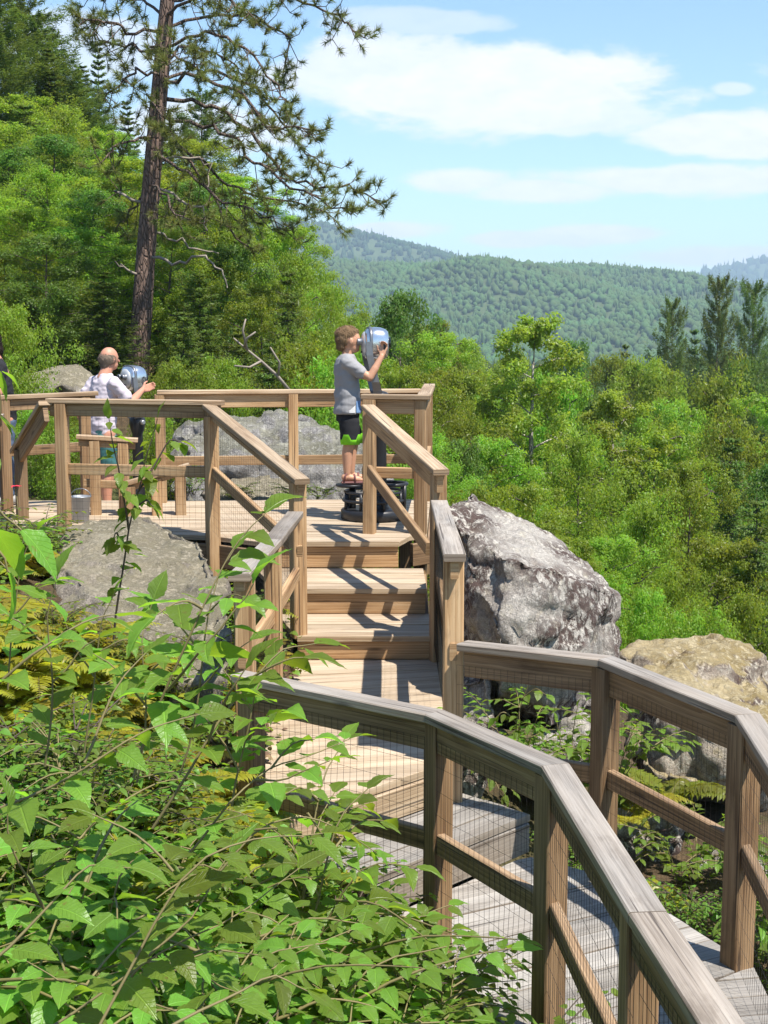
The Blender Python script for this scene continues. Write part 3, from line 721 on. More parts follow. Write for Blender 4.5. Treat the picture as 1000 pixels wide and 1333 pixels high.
# left end of the platform
railing('railing', 'brown railing dropping away from the corner post at the left end of the platform', [(-2.68, 10.95, -0.55), (-3.18, 11.9, -1.02)], [(-3.1, 11.75, ZP - .4)], G, mat=W_OLD, side_h=0.13, mids=False, wire=False, ends=(0.0, 0.0))
railing('railing', 'far left railing in front of the rounded boulder beside the man', [(-3.42, 12.2, -0.57), (-2.66, 12.6, -0.55)], [(-3.36, 12.23, ZP - .6), (-2.72, 12.57, ZP - .4)], G, mat=W_OLD, side_h=0.10, mid=0.5, wire=True, wire_bottom=.95, su=0.06, sv=0.06)
railing('railing', 'tall post and rail end cut by the left edge of the picture', [(-3.9, 11.9, -0.72), (-3.35, 12.0, -0.72)], [(-3.42, 11.98, ZP - .6), (-3.85, 11.9, ZP - .6)], G, mat_cap=W_CAP, mat=W_OLD, mids=False, wire=False, post_w=0.12)
# low inner rails seen through the front railing
railing('railing', 'low inner railing of a second stair seen through the front railing', [(-2.62, 12.0, -0.90), (-2.2, 12.06, -0.93)], [(-2.52, 12.0, ZP - .05), (-2.28, 12.05, ZP - .05)], G, mid=0.42, side_h=0.06, wire=False, mid_h=0.07)
railing('railing', 'low stub of inner railing beside the sapling leaves on the platform', [(-2.25, 11.9, -1.30), (-1.75, 12.0, -1.16)], [(-2.2, 11.9, ZP - .05), (-1.98, 11.97, ZP - .05), (-1.78, 12.0, ZP - .05)], G, mids=False, side_h=0.05, wire=False)
# ------------------------------------------------------------------ foliage building blocks
L_DEC = leaf_mat('broadleaf_foliage', (0.160, 0.232, 0.030), (0.46, 0.60, 0.036), var=0.6, hue=0.045, gloss=0.012, tmix=0.5, ohue=0.05, oval=0.5)
L_DEC2 = leaf_mat('deep_green_foliage', (0.085, 0.150, 0.028), (0.24, 0.38, 0.035), var=0.7, hue=0.05, gloss=0.012, tmix=0.45)
L_BIR = leaf_mat('birch_foliage', (0.185, 0.260, 0.036), (0.52, 0.66, 0.045), var=0.6, hue=0.045, gloss=0.015, tmix=0.5, ohue=0.03, oval=0.2)
L_CON = leaf_mat('needle_foliage', (0.105, 0.155, 0.034), (0.24, 0.32, 0.04), var=0.7, hue=0.05, gloss=0.01, tmix=0.35)
L_PINE = leaf_mat('red_pine_needles', (0.155, 0.175, 0.05), (0.28, 0.3, 0.055), var=0.7, hue=0.06, gloss=0.008, tmix=0.3, ohue=0)
def bark_mat(name, c1, c2, sc=6.0):
    m, nt = new_mat(name); g = N(nt)
    tc = g.n('ShaderNodeTexCoord').outputs['Object']
    a = g.noise(g.mapping(tc, (1, 1, 0.22)), sc, 7, 0.7, 0.4); vo = g.n('ShaderNodeTexVoronoi', feature='DISTANCE_TO_EDGE'); vo.inputs['Scale'].default_value = sc * 2.2
    g.l(g.mapping(tc, (1, 1, 0.3)), vo.inputs['Vector'])
    e = g.ramp(vo.outputs['Distance'], [(0.0, 0.0), (0.16, 1.0)])
    col = g.mix(a, c1, c2); col = g.mix(g.math('ADD', g.math('MULTIPLY', e, .55), .45), tuple(x * 0.35 for x in c1), col)
    g.out(g.bsdf(col, 0.9, 0, g.bump(g.math('ADD', a, e), 0.9, 0.03), 0.2)); return m
BARK = bark_mat('grey_bark', (0.11, 0.085, 0.065), (0.24, 0.2, 0.16))
BIRCH = bark_mat('pale_bark', (0.30, 0.26, 0.2), (0.6, 0.55, 0.48))
RPBARK = bark_mat('red_pine_bark', (0.13, 0.08, 0.06), (0.27, 0.19, 0.15), 9.0); LIMBB = bark_mat('pine_limb_bark', (0.11, 0.075, 0.055), (0.2, 0.15, 0.12), 9.0)
DEADW = plain_mat('dead_wood', (0.24, 0.2, 0.16), 0.85, 0, 0.3, 8, 0.3)

def unit(v): return v / np.maximum(1e-9, np.linalg.norm(v, axis=-1, keepdims=True))
def leaf_quads(pos, nrm, size, width=0.6, fold=0.12, dirv=None):
    """pos (n,3) leaf centres, nrm (n,3); returns V, F(tri)"""
    n = len(pos); nrm = unit(nrm)
    t = rng.normal(size=(n, 3)) if dirv is None else dirv + 0.5 * rng.normal(size=(n, 3))
    t = unit(t - nrm * (t * nrm).sum(-1, keepdims=True)); b = np.cross(nrm, t)
    s = size[:, None]
    V = np.stack([pos - t * s * .5, pos + b * s * width * .5 - nrm * s * fold - t * s * .08, pos + t * s * .5, pos - b * s * width * .5 - nrm * s * fold - t * s * .08], 1).reshape(-1, 3)
    o = (np.arange(n) * 4)[:, None]
    Fc = np.concatenate([o + np.array([[0, 1, 2]]), o + np.array([[0, 2, 3]])], 1).reshape(-1, 3)
    return V, Fc

def broadleaf_proto(name, H, W, n_leaf, leaf, seed, base=0.12, shape='oval', lean=0.0, gap=1.0, clump=0.55, bark=None, lmat=None, top_light=True):
    """tapered trunk with limbs and a crown of leaf clumps; returns (root, parts)"""
    r_ = np.random.default_rng(seed)
    root = thing(name, None, 'tree')
    tb = MB(); nseg = 9
    tp = [Vector((lean * (t ** 1.5) * H * .2 + noise.noise(Vector((t * 2.2, seed, 1))) * .035 * H * t, noise.noise(Vector((t * 2.2, seed, 7))) * .035 * H * t, H * .93 * t)) for t in np.linspace(0, 1, nseg)]
    tb.tube(tp, [H * 0.016 * (1 - t) ** .8 + 0.006 for t in np.linspace(0, 1, nseg)], 7)
    C = []; Rr = []
    def prof(t):
        u = (t - base) / (1 - base)
        if shape == 'oval': return max(0.05, math.sin(math.pi * min(1, (u * .80 + .17))) ** .75)
        if shape == 'cone': return max(0.08, (1 - u) ** .8 * (0.55 + .45 * min(1, u * 5)))
        if shape == 'vase': return max(0.08, min(1, .35 + u * 1.0) * (1 - max(0, u - .7) / .3 * .6))
        return 1
    nl = int(26 * gap + H * 1.2)
    for i in range(nl):
        t = base + (1 - base) * ((i + r_.random()) / nl); az = i * 2.399 + r_.normal() * .4
        ln = W * .5 * prof(t) * r_.uniform(.72, 1.18)
        k = t / .93 * (nseg - 1); k0 = min(nseg - 2, int(k)); p0 = tp[k0].lerp(tp[k0 + 1], min(1, k - k0))
        rise = r_.uniform(.15, .6) * (1.1 - .3 * t)
        d = Vector((math.cos(az), math.sin(az), rise)).normalized()
        pts_ = [p0]
        for q in range(1, 4):
            pts_.append(p0 + d * ln * q / 3 + Vector((r_.normal() * .06, r_.normal() * .06, -.06 * q * q / 9 + r_.normal() * .04)) * ln)
        tb.tube(pts_, [H * .0055 * (1.15 - t), H * .004 * (1.15 - t), H * .0028, .003], 4, cap=False)
        for q in range(1, 4):
            for _ in range(1 if q < 3 else 2):
                c = pts_[q] + Vector((r_.normal(), r_.normal(), r_.normal() * .6)) * ln * .14
                C.append(c[:]); Rr.append(max(.16, clump * (0.28 + .4 * prof(t)) * W * .25 * r_.uniform(.7, 1.3) * (1 if q > 1 else .8)))
    for _ in range(4): C.append((tp[-1] + Vector((r_.normal() * .1, r_.normal() * .1, r_.uniform(-.3, .07) * 1.2)) * W * .25)[:]); Rr.append(W * .09)
    C = np.array(C); Rr = np.array(Rr)
    pr = Rr ** 2 / (Rr ** 2).sum()
    ci = r_.choice(len(C), n_leaf, p=pr)
    dirs = unit(r_.normal(size=(n_leaf, 3))); rad = Rr[ci] * (r_.random(n_leaf) ** .45) * r_.choice([1, 1, 1, 1, 1, 1.35], n_leaf)
    P = C[ci] + dirs * rad[:, None] * np.array([1.1, 1.1, .72])
    axis = np.stack([np.zeros(n_leaf), np.zeros(n_leaf), np.full(n_leaf, H * .4)], -1)
    nr = unit(dirs * .7 + np.array([0, 0, .75]) + r_.normal(size=(n_leaf, 3)) * .55)
    V, Fc = leaf_quads(P, nr, leaf * (0.6 + .8 * r_.random(n_leaf)))
    crn = r_.random(len(C)); rn = np.clip(.55 * crn[ci] + .45 * r_.random(n_leaf), 0, 1)
    me = np_mesh(name + '_crown', V, Fc, np.repeat(rn, 2))
    trunk = tb.build('trunk', bark or BARK, root); crown = link('crown', me, lmat or L_DEC, root)
    root['h'] = H; root['w'] = W
    return root, [trunk, crown]

def conifer_proto(name, H, W, seed, kind='spruce', n_whorl=26, lmat=None, spray=.2, base=.05, dense=1.0):
    r_ = np.random.default_rng(seed); root = thing(name, None, 'tree'); tb = MB()
    tp = [Vector((noise.noise(Vector((t * 2, seed, 2))) * .02 * H * t, noise.noise(Vector((t * 2, seed, 5))) * .02 * H * t, H * t)) for t in np.linspace(0, 1, 8)]
    tb.tube(tp, [H * .0145 * (1 - t) + .004 for t in np.linspace(0, 1, 8)], 7)
    P = []; D = []; Nn = []; S = []; RN = []
    for i in range(n_whorl):
        t = base + (1 - base) * (i + .5 * r_.random()) / n_whorl; t = min(t, .985)
        if kind == 'spruce': L = W * .5 * (1 - t) ** .85 + .05 * W; drop = -.25 + .5 * t; nb = 6
        elif kind == 'hemlock': L = W * .5 * (1 - t) ** .7 + .04 * W; drop = -.18 + .3 * t; nb = 7
        else: L = W * .5 * (math.sin(math.pi * min(1, t * .75 + .2)) ** .8) * r_.uniform(.55, 1.15) + .05 * W; drop = .05 + .35 * t; nb = 5
        for b in range(nb):
            az = b * 2 * math.pi / nb + i * 1.1 + r_.normal() * .25; l_ = L * r_.uniform(.7, 1.15)
            k = t * 7; k0 = min(6, int(k)); p0 = tp[k0].lerp(tp[k0 + 1], k - k0)
            up = drop + r_.normal() * .08
            end = p0 + Vector((math.cos(az) * l_, math.sin(az) * l_, up * l_ + (.16 * l_ if kind != 'hemlock' else -.05 * l_)))
            mid = p0.lerp(end, .55) + Vector((0, 0, -.06 * l_))
            tb.tube([p0, mid, end], [.012 + .004 * l_, .008, .004], 3, cap=False)
            ns = int((10 + 24 * l_ / max(.5, spray * 6)) * dense); br = r_.random()
            for s_ in range(ns):
                u = (s_ + r_.random()) / ns
                if kind == 'pine' and u < .4 and r_.random() < .7: continue
                q = p0.lerp(mid, u / .55) if u < .55 else mid.lerp(end, (u - .55) / .45)
                side = r_.choice([-1, 1]); wd = l_ * .26 * (1.05 - u) + .05
                off = Vector((-math.sin(az), math.cos(az), 0)) * side * wd * r_.random() + Vector((0, 0, r_.normal() * .05 * l_ * (2.0 if kind == 'pine' else 1.0) - (.05 if kind != 'pine' else -.03) * l_))
                P.append((q + off)[:]); D.append((math.cos(az) * .8 - math.sin(az) * side * .8, math.sin(az) * .8 + math.cos(az) * side * .8, -.1 if kind != 'pine' else .4))
                Nn.append((r_.normal() * .35, r_.normal() * .35, 1 if kind != 'pine' else r_.normal() * .6 + .4)); S.append(spray * r_.uniform(.6, 1.3)); RN.append(.6 * br + .4 * r_.random())
    P, D, Nn, S = map(np.array, (P, D, Nn, S))
    V, Fc = leaf_quads(P, Nn, S, (.34 if kind != 'pine' else .17), .05, D)
    me = np_mesh(name + '_crown', V, Fc, np.repeat(np.array(RN), 2))
    trunk = tb.build('trunk', BARK, root); crown = link('crown', me, lmat or L_CON, root)
    root['h'] = H; root['w'] = W
    return root, [trunk, crown]

PRO = {}
PRO['maple'] = broadleaf_proto('maple_tree', 9, 5.6, 27000, .115, 3, base=.10, shape='oval')
PRO['round'] = broadleaf_proto('leafy_tree', 8, 6.2, 27000, .115, 14, base=.06, shape='oval', clump=.7)
PRO['birch'] = broadleaf_proto('birch_tree', 11, 3.3, 20000, .11, 25, base=.26, shape='oval', gap=.8, clump=.62, bark=BIRCH, lmat=L_BIR)
PRO['ash'] = broadleaf_proto('ash_tree', 9.5, 4.4, 23000, .11, 36, base=.12, shape='vase', gap=.9, lean=.2)
PRO['deep'] = broadleaf_proto('oak_tree', 8.5, 5.2, 26000, .115, 47, base=.06, shape='oval', lmat=L_DEC2, clump=.65)
PRO['bush'] = broadleaf_proto('leafy_bush', 3.2, 3.6, 16000, .085, 58, base=.02, shape='oval', clump=.7)
PRO['spruce'] = conifer_proto('spruce_tree', 14, 5.2, 5, 'spruce', 34, spray=.28, dense=2.6)
PRO['hemlock'] = conifer_proto('hemlock_tree', 8, 5.4, 6, 'hemlock', 26, spray=.22, dense=1.7)
PRO['pine'] = conifer_proto('pine_tree', 18, 7.5, 8, 'pine', 20, spray=.36, base=.22, dense=8.0)
PRO['tallpine'] = conifer_proto('pine_tree', 18, 6.5, 18, 'pine', 28, spray=.36, base=.08, dense=7.5)
used = {}
def plant_tree(kind, px, py_top, Y, wpx, label, group=None, hmin=1.5):
    root, parts = PRO[kind]
    top = at(px, py_top, Y); zg = gz(top.x, Y) - 0.15
    h = max(hmin, top.z - zg); s = h / root['h']; wd = wpx / F * Y * random.uniform(.9, 1.1); sw = wd / root['w']
    sw = min(max(sw, s * .5), s * 2.2)
    rz = random.random() * 6.28
    if kind not in used:
        used[kind] = 1; root.location = (top.x, Y, top.z - h); root.rotation_euler = (0, 0, rz); root.scale = (sw, sw, s)
        root['label'] = label
        if group: root['group'] = group
        o = root
    else:
        o = copy_tree(root, parts, (top.x, Y, top.z - h), rz, (sw, sw, s), label, group)
        if not group and 'group' in o.keys(): del o['group']
    return o
GV = 'leafy trees filling the valley beyond the boulders'
GVL = 'sunlit green leafy tree in the mass of treetops below the far hill'
GH = 'leafy trees crowding the slope behind the pine'
GHL = 'sunlit green leafy tree on the slope behind the platform and the tall pine'
# valley side, singled out
plant_tree('birch', 695, 384, 30, 150, 'tall slim birch with a light crown and pale stem, rising above the big boulder')
plant_tree('deep', 522, 366, 40, 130, 'dark round crowned tree directly behind the viewer and the boy')
plant_tree('birch', 800, 488, 28, 130, 'slim bright birch standing beside the tallest one over the boulder')
plant_tree('pine', 876, 392, 78, 52, 'smallest and thinnest of the three pines standing above the valley trees', hmin=10)
plant_tree('tallpine', 938, 366, 74, 74, 'tallest of the three pines above the valley trees, with layered branches', hmin=10)
plant_tree('tallpine', 982, 372, 76, 58, 'pine standing close beside the tallest one at the edge of the view', hmin=10)
plant_tree('hemlock', 985, 640, 19, 170, 'dark feathery evergreen at the edge above the mossy boulder')
plant_tree('hemlock', 955, 560, 26, 150, 'grey green evergreen behind the dark feathery one above the mossy boulder')
for kind, px, py, Y, wp in [
    ('maple', 575, 425, 37, 130), ('ash', 620, 470, 33, 120), ('round', 560, 480, 27, 150), ('maple', 640, 560, 24, 140), ('deep', 600, 560, 22, 130),
    ('ash', 740, 470, 33, 110), ('round', 755, 560, 25, 150), ('ash', 850, 545, 28, 150), ('maple', 900, 590, 25, 150), ('round', 840, 640, 21, 150), ('ash', 700, 620, 20, 130),
    ('maple', 790, 690, 18, 150), ('round', 880, 735, 17, 160), ('round', 960, 765, 16, 150), ('ash', 930, 690, 19, 140), ('maple', 720, 690, 18, 130), ('bush', 640, 640, 16, 120), ('bush', 835, 770, 15.5, 130), ('bush', 910, 800, 15, 120),
    ('maple', 850, 452, 58, 140), ('round', 930, 478, 50, 160), ('ash', 995, 500, 42, 150), ('maple', 880, 510, 44, 150), ('round', 960, 540, 36, 160), ('deep', 1010, 590, 30, 150), ('maple', 1040, 640, 24, 160),
    ('round', 660, 455, 70, 100), ('maple', 600, 432, 80, 100), ('deep', 745, 432, 82, 90), ('maple', 795, 452, 75, 90), ('round', 835, 470, 68, 100), ('ash', 555, 412, 66, 90), ('deep', 780, 500, 48, 120), ('maple', 650, 500, 46, 120), ('round', 725, 520, 40, 110),
    ('ash', 1060, 520, 50, 160), ('maple', 1080, 700, 20, 180), ('spruce', 1015, 420, 80, 80), ('spruce', 905, 425, 90, 64), ('spruce', 815, 445, 95, 60), ('deep', 965, 455, 64, 110), ('spruce', 760, 450, 100, 56), ('round', 560, 560, 20, 120), ('ash', 500, 470, 32, 100), ('maple', 470, 500, 28, 110)]:
    plant_tree(kind, px, py, Y, wp, GVL if kind not in ('spruce',) else 'small dark spruce tip among the treetops below the far hill', GV if kind != 'spruce' else 'small spruces in the valley')
# hillside on the left, singled out
plant_tree('tallpine', 22, -60, 44, 150, 'tallest evergreen on the crest at the upper corner, feathery and dark at its top', hmin=6)
plant_tree('spruce', 62, 62, 40, 110, 'dark evergreen tree on the slope among the leafy trees behind the platform', 'evergreens among the slope trees')
plant_tree('spruce', 128, 52, 50, 80, 'thin pointed spruce seen just beside the upper trunk of the tall pine')
plant_tree('tallpine', 262, 120, 50, 110, 'blue green pine half hidden behind the limbs of the tall red pine', hmin=6)
plant_tree('hemlock', 240, 400, 20.5, 150, 'dark evergreen with bright fern-like sprays at the foot of the tall pine')
plant_tree('hemlock', 135, 350, 23, 150, 'dark shaded evergreen behind the man in the pale shirt')
for kind, px, py, Y, wp in [
    ('maple', 20, 225, 31, 160), ('round', 85, 185, 33, 150), ('ash', 150, 205, 31, 140), ('round', 45, 300, 25, 150), ('maple', 110, 290, 26, 150), ('maple', 200, 215, 34, 140),
    ('deep', 250, 230, 31, 140), ('maple', 305, 262, 30, 140), ('ash', 355, 285, 30, 120), ('round', 390, 325, 28, 110), ('maple', 275, 330, 25, 130), ('maple', 340, 360, 23, 130), ('hemlock', 375, 345, 22, 120),
    ('round', 430, 368, 38, 110), ('ash', 455, 398, 42, 90), ('maple', 420, 420, 30, 100), ('round', 450, 440, 26, 100), ('deep', 200, 330, 27, 130), ('hemlock', 310, 420, 20, 130), ('hemlock', 70, 385, 25, 130), ('bush', 15, 400, 18, 120), ('hemlock', 350, 440, 19.5, 110), ('bush', 395, 450, 20, 100), ('bush', 440, 470, 19, 80), ('bush', 290, 470, 18.5, 90), ('bush', 225, 475, 18.8, 70), ('bush', 30, 535, 16.6, 90), ('bush', 62, 545, 17.0, 80), ('bush', 92, 540, 17.4, 70), ('bush', 205, 545, 17, 80),
    ('round', -40, 250, 28, 170), ('maple', -90, 180, 34, 180), ('spruce', -60, 60, 44, 120), ('tallpine', 95, 110, 55, 110), ('round', 10, 150, 40, 150), ('spruce', 165, 130, 52, 80), ('spruce', 215, 165, 55, 80), ('ash', 320, 225, 44, 130), ('maple', 250, 180, 46, 140), ('deep', 130, 160, 44, 150), ('spruce', 345, 240, 50, 70), ('maple', 385, 290, 48, 110), ('maple', 30, 120, 38, 150), ('round', 80, 138, 37, 140), ('ash', 120, 160, 38, 120), ('maple', -20, 150, 33, 150), ('round', 60, 215, 29, 140), ('maple', 165, 250, 29, 130), ('round', 5, 320, 25, 130), ('maple', 75, 350, 25.5, 120), ('maple', 35, 265, 27, 140), ('ash', 215, 290, 26, 120), ('tallpine', -15, 0, 39, 150), ('tallpine', 46, 20, 42, 140), ('tallpine', 88, 92, 43, 110), ('hemlock', 30, 130, 34, 150), ('spruce', 105, 84, 45, 110), ('deep', 70, 170, 32, 150), ('deep', 10, 190, 31, 150), ('deep', 120, 240, 28, 140), ('hemlock', 165, 300, 27, 130), ('deep', 60, 300, 23.5, 140), ('deep', 300, 310, 25, 130), ('hemlock', 260, 350, 22.5, 130)]:
    ev = kind in ('spruce', 'hemlock', 'tallpine')
    lab = GHL if kind not in ('bush',) and not ev else ('dark evergreen tree on the slope among the leafy trees behind the platform' if ev else 'low leafy bush below the trees behind the platform railing')
    grp = GH if kind not in ('bush',) and not ev else ('evergreens among the slope trees' if ev else 'low bushes behind the platform')
    plant_tree(kind, px, py, Y, wp, lab, grp)
# valley floor: the wood too far off to count
n = 9000
Yd = 70 * (620 / 70.0) ** rng.random(n); xd = (rng.random(n) * 2 - 1) * (40 + Yd * .5) + Yd * .12
sel = ~((xd < -2) & (Yd < 120)); Yd, xd = Yd[sel], xd[sel]; zd = gz_arr(np.stack([xd, Yd], -1))
con = rng.random(len(xd)) < .15; rd = 2.6 * (.6 + .8 * rng.random(len(xd))) * np.where(con, .6, 1); hd_ = rd * np.where(con, 1.7, 1.1) + 1.2
# broken crowns: several lumps per tree
PP = []; RR_ = []; HH_ = []; CC_ = []
for j in range(3):
    off = rng.normal(size=(len(xd), 3)) * (rd * .45)[:, None]
    PP.append(np.stack([xd, Yd, zd + hd_ + 1.0], -1) + off); RR_.append(rd * .62); HH_.append(np.where(con, hd_, rd * .6)); CC_.append(con)
fm = crowns_mesh('valley_forest', np.concatenate(PP), np.concatenate(RR_), np.concatenate(HH_), 1, .34, np.concatenate(CC_))
tag(link('valley_forest', fm, canopy_mat('valley_forest_leaves', (0.055, 0.085, 0.024))), 'hazy far-off woodland covering the valley floor to the foot of the hill', None, None, 'stuff')

# ------------------------------------------------------------------ the tall red pine
def red_pine():
    r_ = np.random.default_rng(77); Y0 = 24.0
    tr = [(178, 500), (184, 420), (190, 330), (197, 240), (205, 150), (212, 70), (219, -10), (224, -90), (228, -170), (231, -240)]
    b0 = at(178, 500, Y0); zb = gz(b0.x, Y0) - .3
    root = thing('red_pine', 'tall red pine with a bare reddish trunk and drooping tufted branches behind the platform', 'tree', (b0.x, Y0, zb))
    W0 = Vector(root.location)
    T = [Vector((b0.x - .02, Y0, zb))] + [at(px, py, Y0) for px, py in tr]
    tb = MB(); n = len(T)
    tb.tube([p - W0 for p in T], [.24, .20, .18, .165, .155, .145, .135, .12, .10, .08, .05], 12)
    tb.build('trunk', RPBARK, root)
    lm = MB(); TU = []; dead = MB()
    def trunk_at(py):
        for i in range(1, n - 1):
            (xa, ya), (xb, yb) = tr[i - 1], tr[i]
            if yb <= py <= ya or i == n - 2: t = (ya - py) / (ya - yb); return T[i].lerp(T[i + 1], max(0, min(1, t)))
        return T[1]
    def limb(p0, ctrl, r0, tuft=1.0, start=.3, twigs=9, mb=lm):
        pts_ = [p0] + ctrl; Q = []
        for i in range(len(pts_) - 1):
            for k in range(4): Q.append(pts_[i].lerp(pts_[i + 1], k / 4) + Vector((r_.normal(), r_.normal(), r_.normal())) * .03)
        Q.append(pts_[-1]); m_ = len(Q)
        mb.tube([q - W0 for q in Q], [r0 * (1 - i / m_) ** .8 + .008 for i in range(m_)], 5, cap=False)
        if tuft <= 0: return
        L = sum((Q[i + 1] - Q[i]).length for i in range(m_ - 1))
        nt_ = int(twigs * L * tuft)
        for i in range(nt_):
            t = start + (1 - start) * (i + r_.random()) / nt_; k = t * (m_ - 1); k0 = min(m_ - 2, int(k)); q = Q[k0].lerp(Q[k0 + 1], k - k0); d = (Q[k0 + 1] - Q[k0]).normalized()
            s = Vector((r_.normal(), r_.normal(), r_.normal() * .8 - .05)).normalized(); tl = r_.uniform(.2, .75) * (1.1 - .5 * t)
            e = q + (d * .6 + s * .9).normalized() * tl; md = q.lerp(e, .6) + Vector((0, 0, -.05)); tip = e + Vector((0, 0, .06))
            mb.tube([q - W0, md - W0, tip - W0], [.010, .008, .006], 3, cap=False)
            TU.append((tip, (tip - md).normalized()))
            if r_.random() < .55:
                e2 = md + (d * .4 + Vector((r_.normal(), r_.normal(), r_.normal())).normalized() * .8).normalized() * tl * .6
                mb.tube([md - W0, e2 - W0], [.007, .005], 3, cap=False); TU.append((e2, (e2 - md).normalized()))
        TU.append((Q[-1], d))
    P3 = lambda px, py, dy=0.0: at(px, py, Y0 + dy)
    # right-hand limbs traced from the photograph: drooping sweeps
    for (py0, ctrl, r0, tf) in [
        (110, [(255, 95, -.6), (310, 115, -1.2), (345, 165, -1.5), (375, 165, -1.8), (415, 170, -2)], .06, .9),
        (105, [(270, 90, .4), (330, 110, .6), (355, 145, .8), (390, 190, 1.0), (430, 215, 1.2)], .05, .8),
        (130, [(250, 130, .2), (300, 150, .2), (335, 180, .1), (365, 225, 0), (410, 245, -.2), (450, 240, -.4), (495, 265, -.5)], .07, 1.0),
        (150, [(250, 160, -.3), (300, 175, -.8), (330, 210, -1.2), (370, 235, -1.5), (420, 262, -1.6), (470, 272, -1.8)], .06, .9),
        (170, [(250, 200, .8), (300, 240, 1.4), (345, 260, 1.6), (395, 265, 1.8), (440, 290, 2)], .05, .8),
        (200, [(245, 225, -.6), (290, 265, -1), (330, 275, -1.2), (375, 300, -1.5)], .05, .75),
        (150, [(235, 190, .3), (262, 235, .5), (300, 300, .8), (330, 330, .9)], .045, .55),
        (60, [(270, 40, -.5), (320, 60, -.9), (360, 110, -1), (380, 150, -1.1)], .05, 1.0),
        (40, [(275, 20, .5), (330, 20, .8), (375, 50, 1), (370, 110, 1.1)], .05, 1.0),
        (0, [(280, -20, 0), (350, -10, 0), (410, 5, 0), (450, 30, 0), (468, 45, 0)], .05, .9),
        (-30, [(290, -60, .4), (370, -50, .7), (430, -20, .8)], .05, .9),
        (20, [(250, -10, -1.0), (300, 0, -1.6), (345, 30, -2)], .05, 1.0),
        (90, [(240, 60, 1.0), (290, 70, 1.9), (320, 100, 2.3)], .045, 1.0),
        # left side
        (40, [(165, 40, -.4), (135, 30, -.7), (100, 20, -.9)], .05, 1.2),
        (70, [(170, 60, .5), (140, 55, .8), (105, 40, 1)], .045, 1.1),
        (100, [(180, 90, -.6), (160, 105, -1), (135, 130, -1.2)], .04, 1.0),
        (20, [(180, -5, .6), (150, -10, 1), (115, -5, 1.2)], .045, 1.0),
        (180, [(175, 180, -.6), (150, 190, -1.1), (128, 215, -1.4)], .04, .9),
        (130, [(200, 135, -1.2), (215, 160, -2.0), (225, 185, -2.5)], .04, 1.1),
        (60, [(200, 60, -1.2), (235, 75, -2.2), (260, 95, -2.6)], .04, 1.1),
        (230, [(210, 250, -1.0), (230, 280, -1.8), (250, 290, -2.2)], .035, .8),
        (250, [(180, 265, .6), (165, 280, 1.0), (150, 300, 1.2)], .035, .6)]:
        p0 = trunk_at(py0); limb(p0, [P3(*c) for c in ctrl], r0 * .46, tf * .98, .22)
    for k in range(16):   # the part of the crown above the picture
        py = -60 - k * 11; p0 = trunk_at(py); az = k * 2.4; ln = 2.6 * (1 - k / 22)
        e = p0 + Vector((math.cos(az) * ln, math.sin(az) * ln, .5)); limb(p0, [p0.lerp(e, .5) + Vector((0, 0, .05)), e], .04, .8, .35)
    lm.build('limbs', LIMBB, root)
    # bare dead branches hanging low
    for (py0, ctrl) in [(330, [(225, 345, -.5), (265, 335, -.9), (290, 352, -1.1), (296, 375, -1.2)]), (300, [(220, 310, .4), (255, 325, .5), (285, 330, .6)]), (360, [(165, 350, -.3), (150, 340, -.5)]),
                        (240, [(235, 260, -.7), (262, 268, -1), (270, 300, -1.1)]), (270, [(150, 250, .3), (175, 262, .1)]), (210, [(240, 205, .2), (275, 215, .3), (270, 245, .3)])]:
        limb(trunk_at(py0), [P3(*c) for c in ctrl], .02, 0, mb=dead)
    dead.build('dead_branches', DEADW, root)
    # needle tufts
    T_ = np.array([t[0][:] for t in TU]); Dd = np.array([t[1][:] for t in TU]); nt_ = len(T_); K = 62
    c = np.repeat(T_, K, 0); d = np.repeat(Dd, K, 0); v = unit(r_.normal(size=(nt_ * K, 3)) * .75 + d * .9)
    Ln = (.10 + .07 * r_.random(nt_ * K))[:, None]; back = (r_.random(nt_ * K) * .12)[:, None]
    a = c - d * back; e = a + v * Ln; sd = unit(np.cross(v, r_.normal(size=v.shape))) * .0055
    V = np.stack([a - sd, a + sd, e], 1).reshape(-1, 3) - np.array(W0[:])
    Fc = np.arange(len(V)).reshape(-1, 3)
    rn = np.clip(np.repeat(r_.random(nt_), K) * .6 + r_.random(nt_ * K) * .4, 0, 1)
    me = np_mesh('needles', V, Fc, rn); link('needles', me, L_PINE, root)
    print('pine tufts', nt_)
red_pine()
# bare dead tree leaning out of the bushes behind the platform
def snag(name, label, base, pts_list, r0):
    root = thing(name, label, 'dead tree', base); W0 = Vector(base)
    m = MB(); first = True
    for pts_ in pts_list:
        Q = [at(*p) for p in pts_]; m.tube([q - W0 for q in Q], [r0 * (1 if first else .6) * (1 - i / len(Q)) + .006 for i in range(len(Q))], 5); first = False
    m.build('branches', DEADW, root)
b = at(372, 505, 18.0)
snag('dead_branch', 'bare pale dead branches reaching out of the bushes above the far railing', (b.x, 18.0, b.z - .3),
     [[(378, 510, 18), (362, 490, 17.9), (340, 470, 17.8), (318, 452, 17.7), (304, 440, 17.7)], [(340, 470, 17.8), (325, 478, 17.6), (305, 476, 17.5)], [(322, 456, 17.7), (316, 430, 17.6), (320, 415, 17.6)], [(362, 490, 17.9), (364, 472, 17.8), (352, 452, 17.7)], [(318, 452, 17.7), (322, 440, 17.5), (333, 432, 17.5)]], .02)
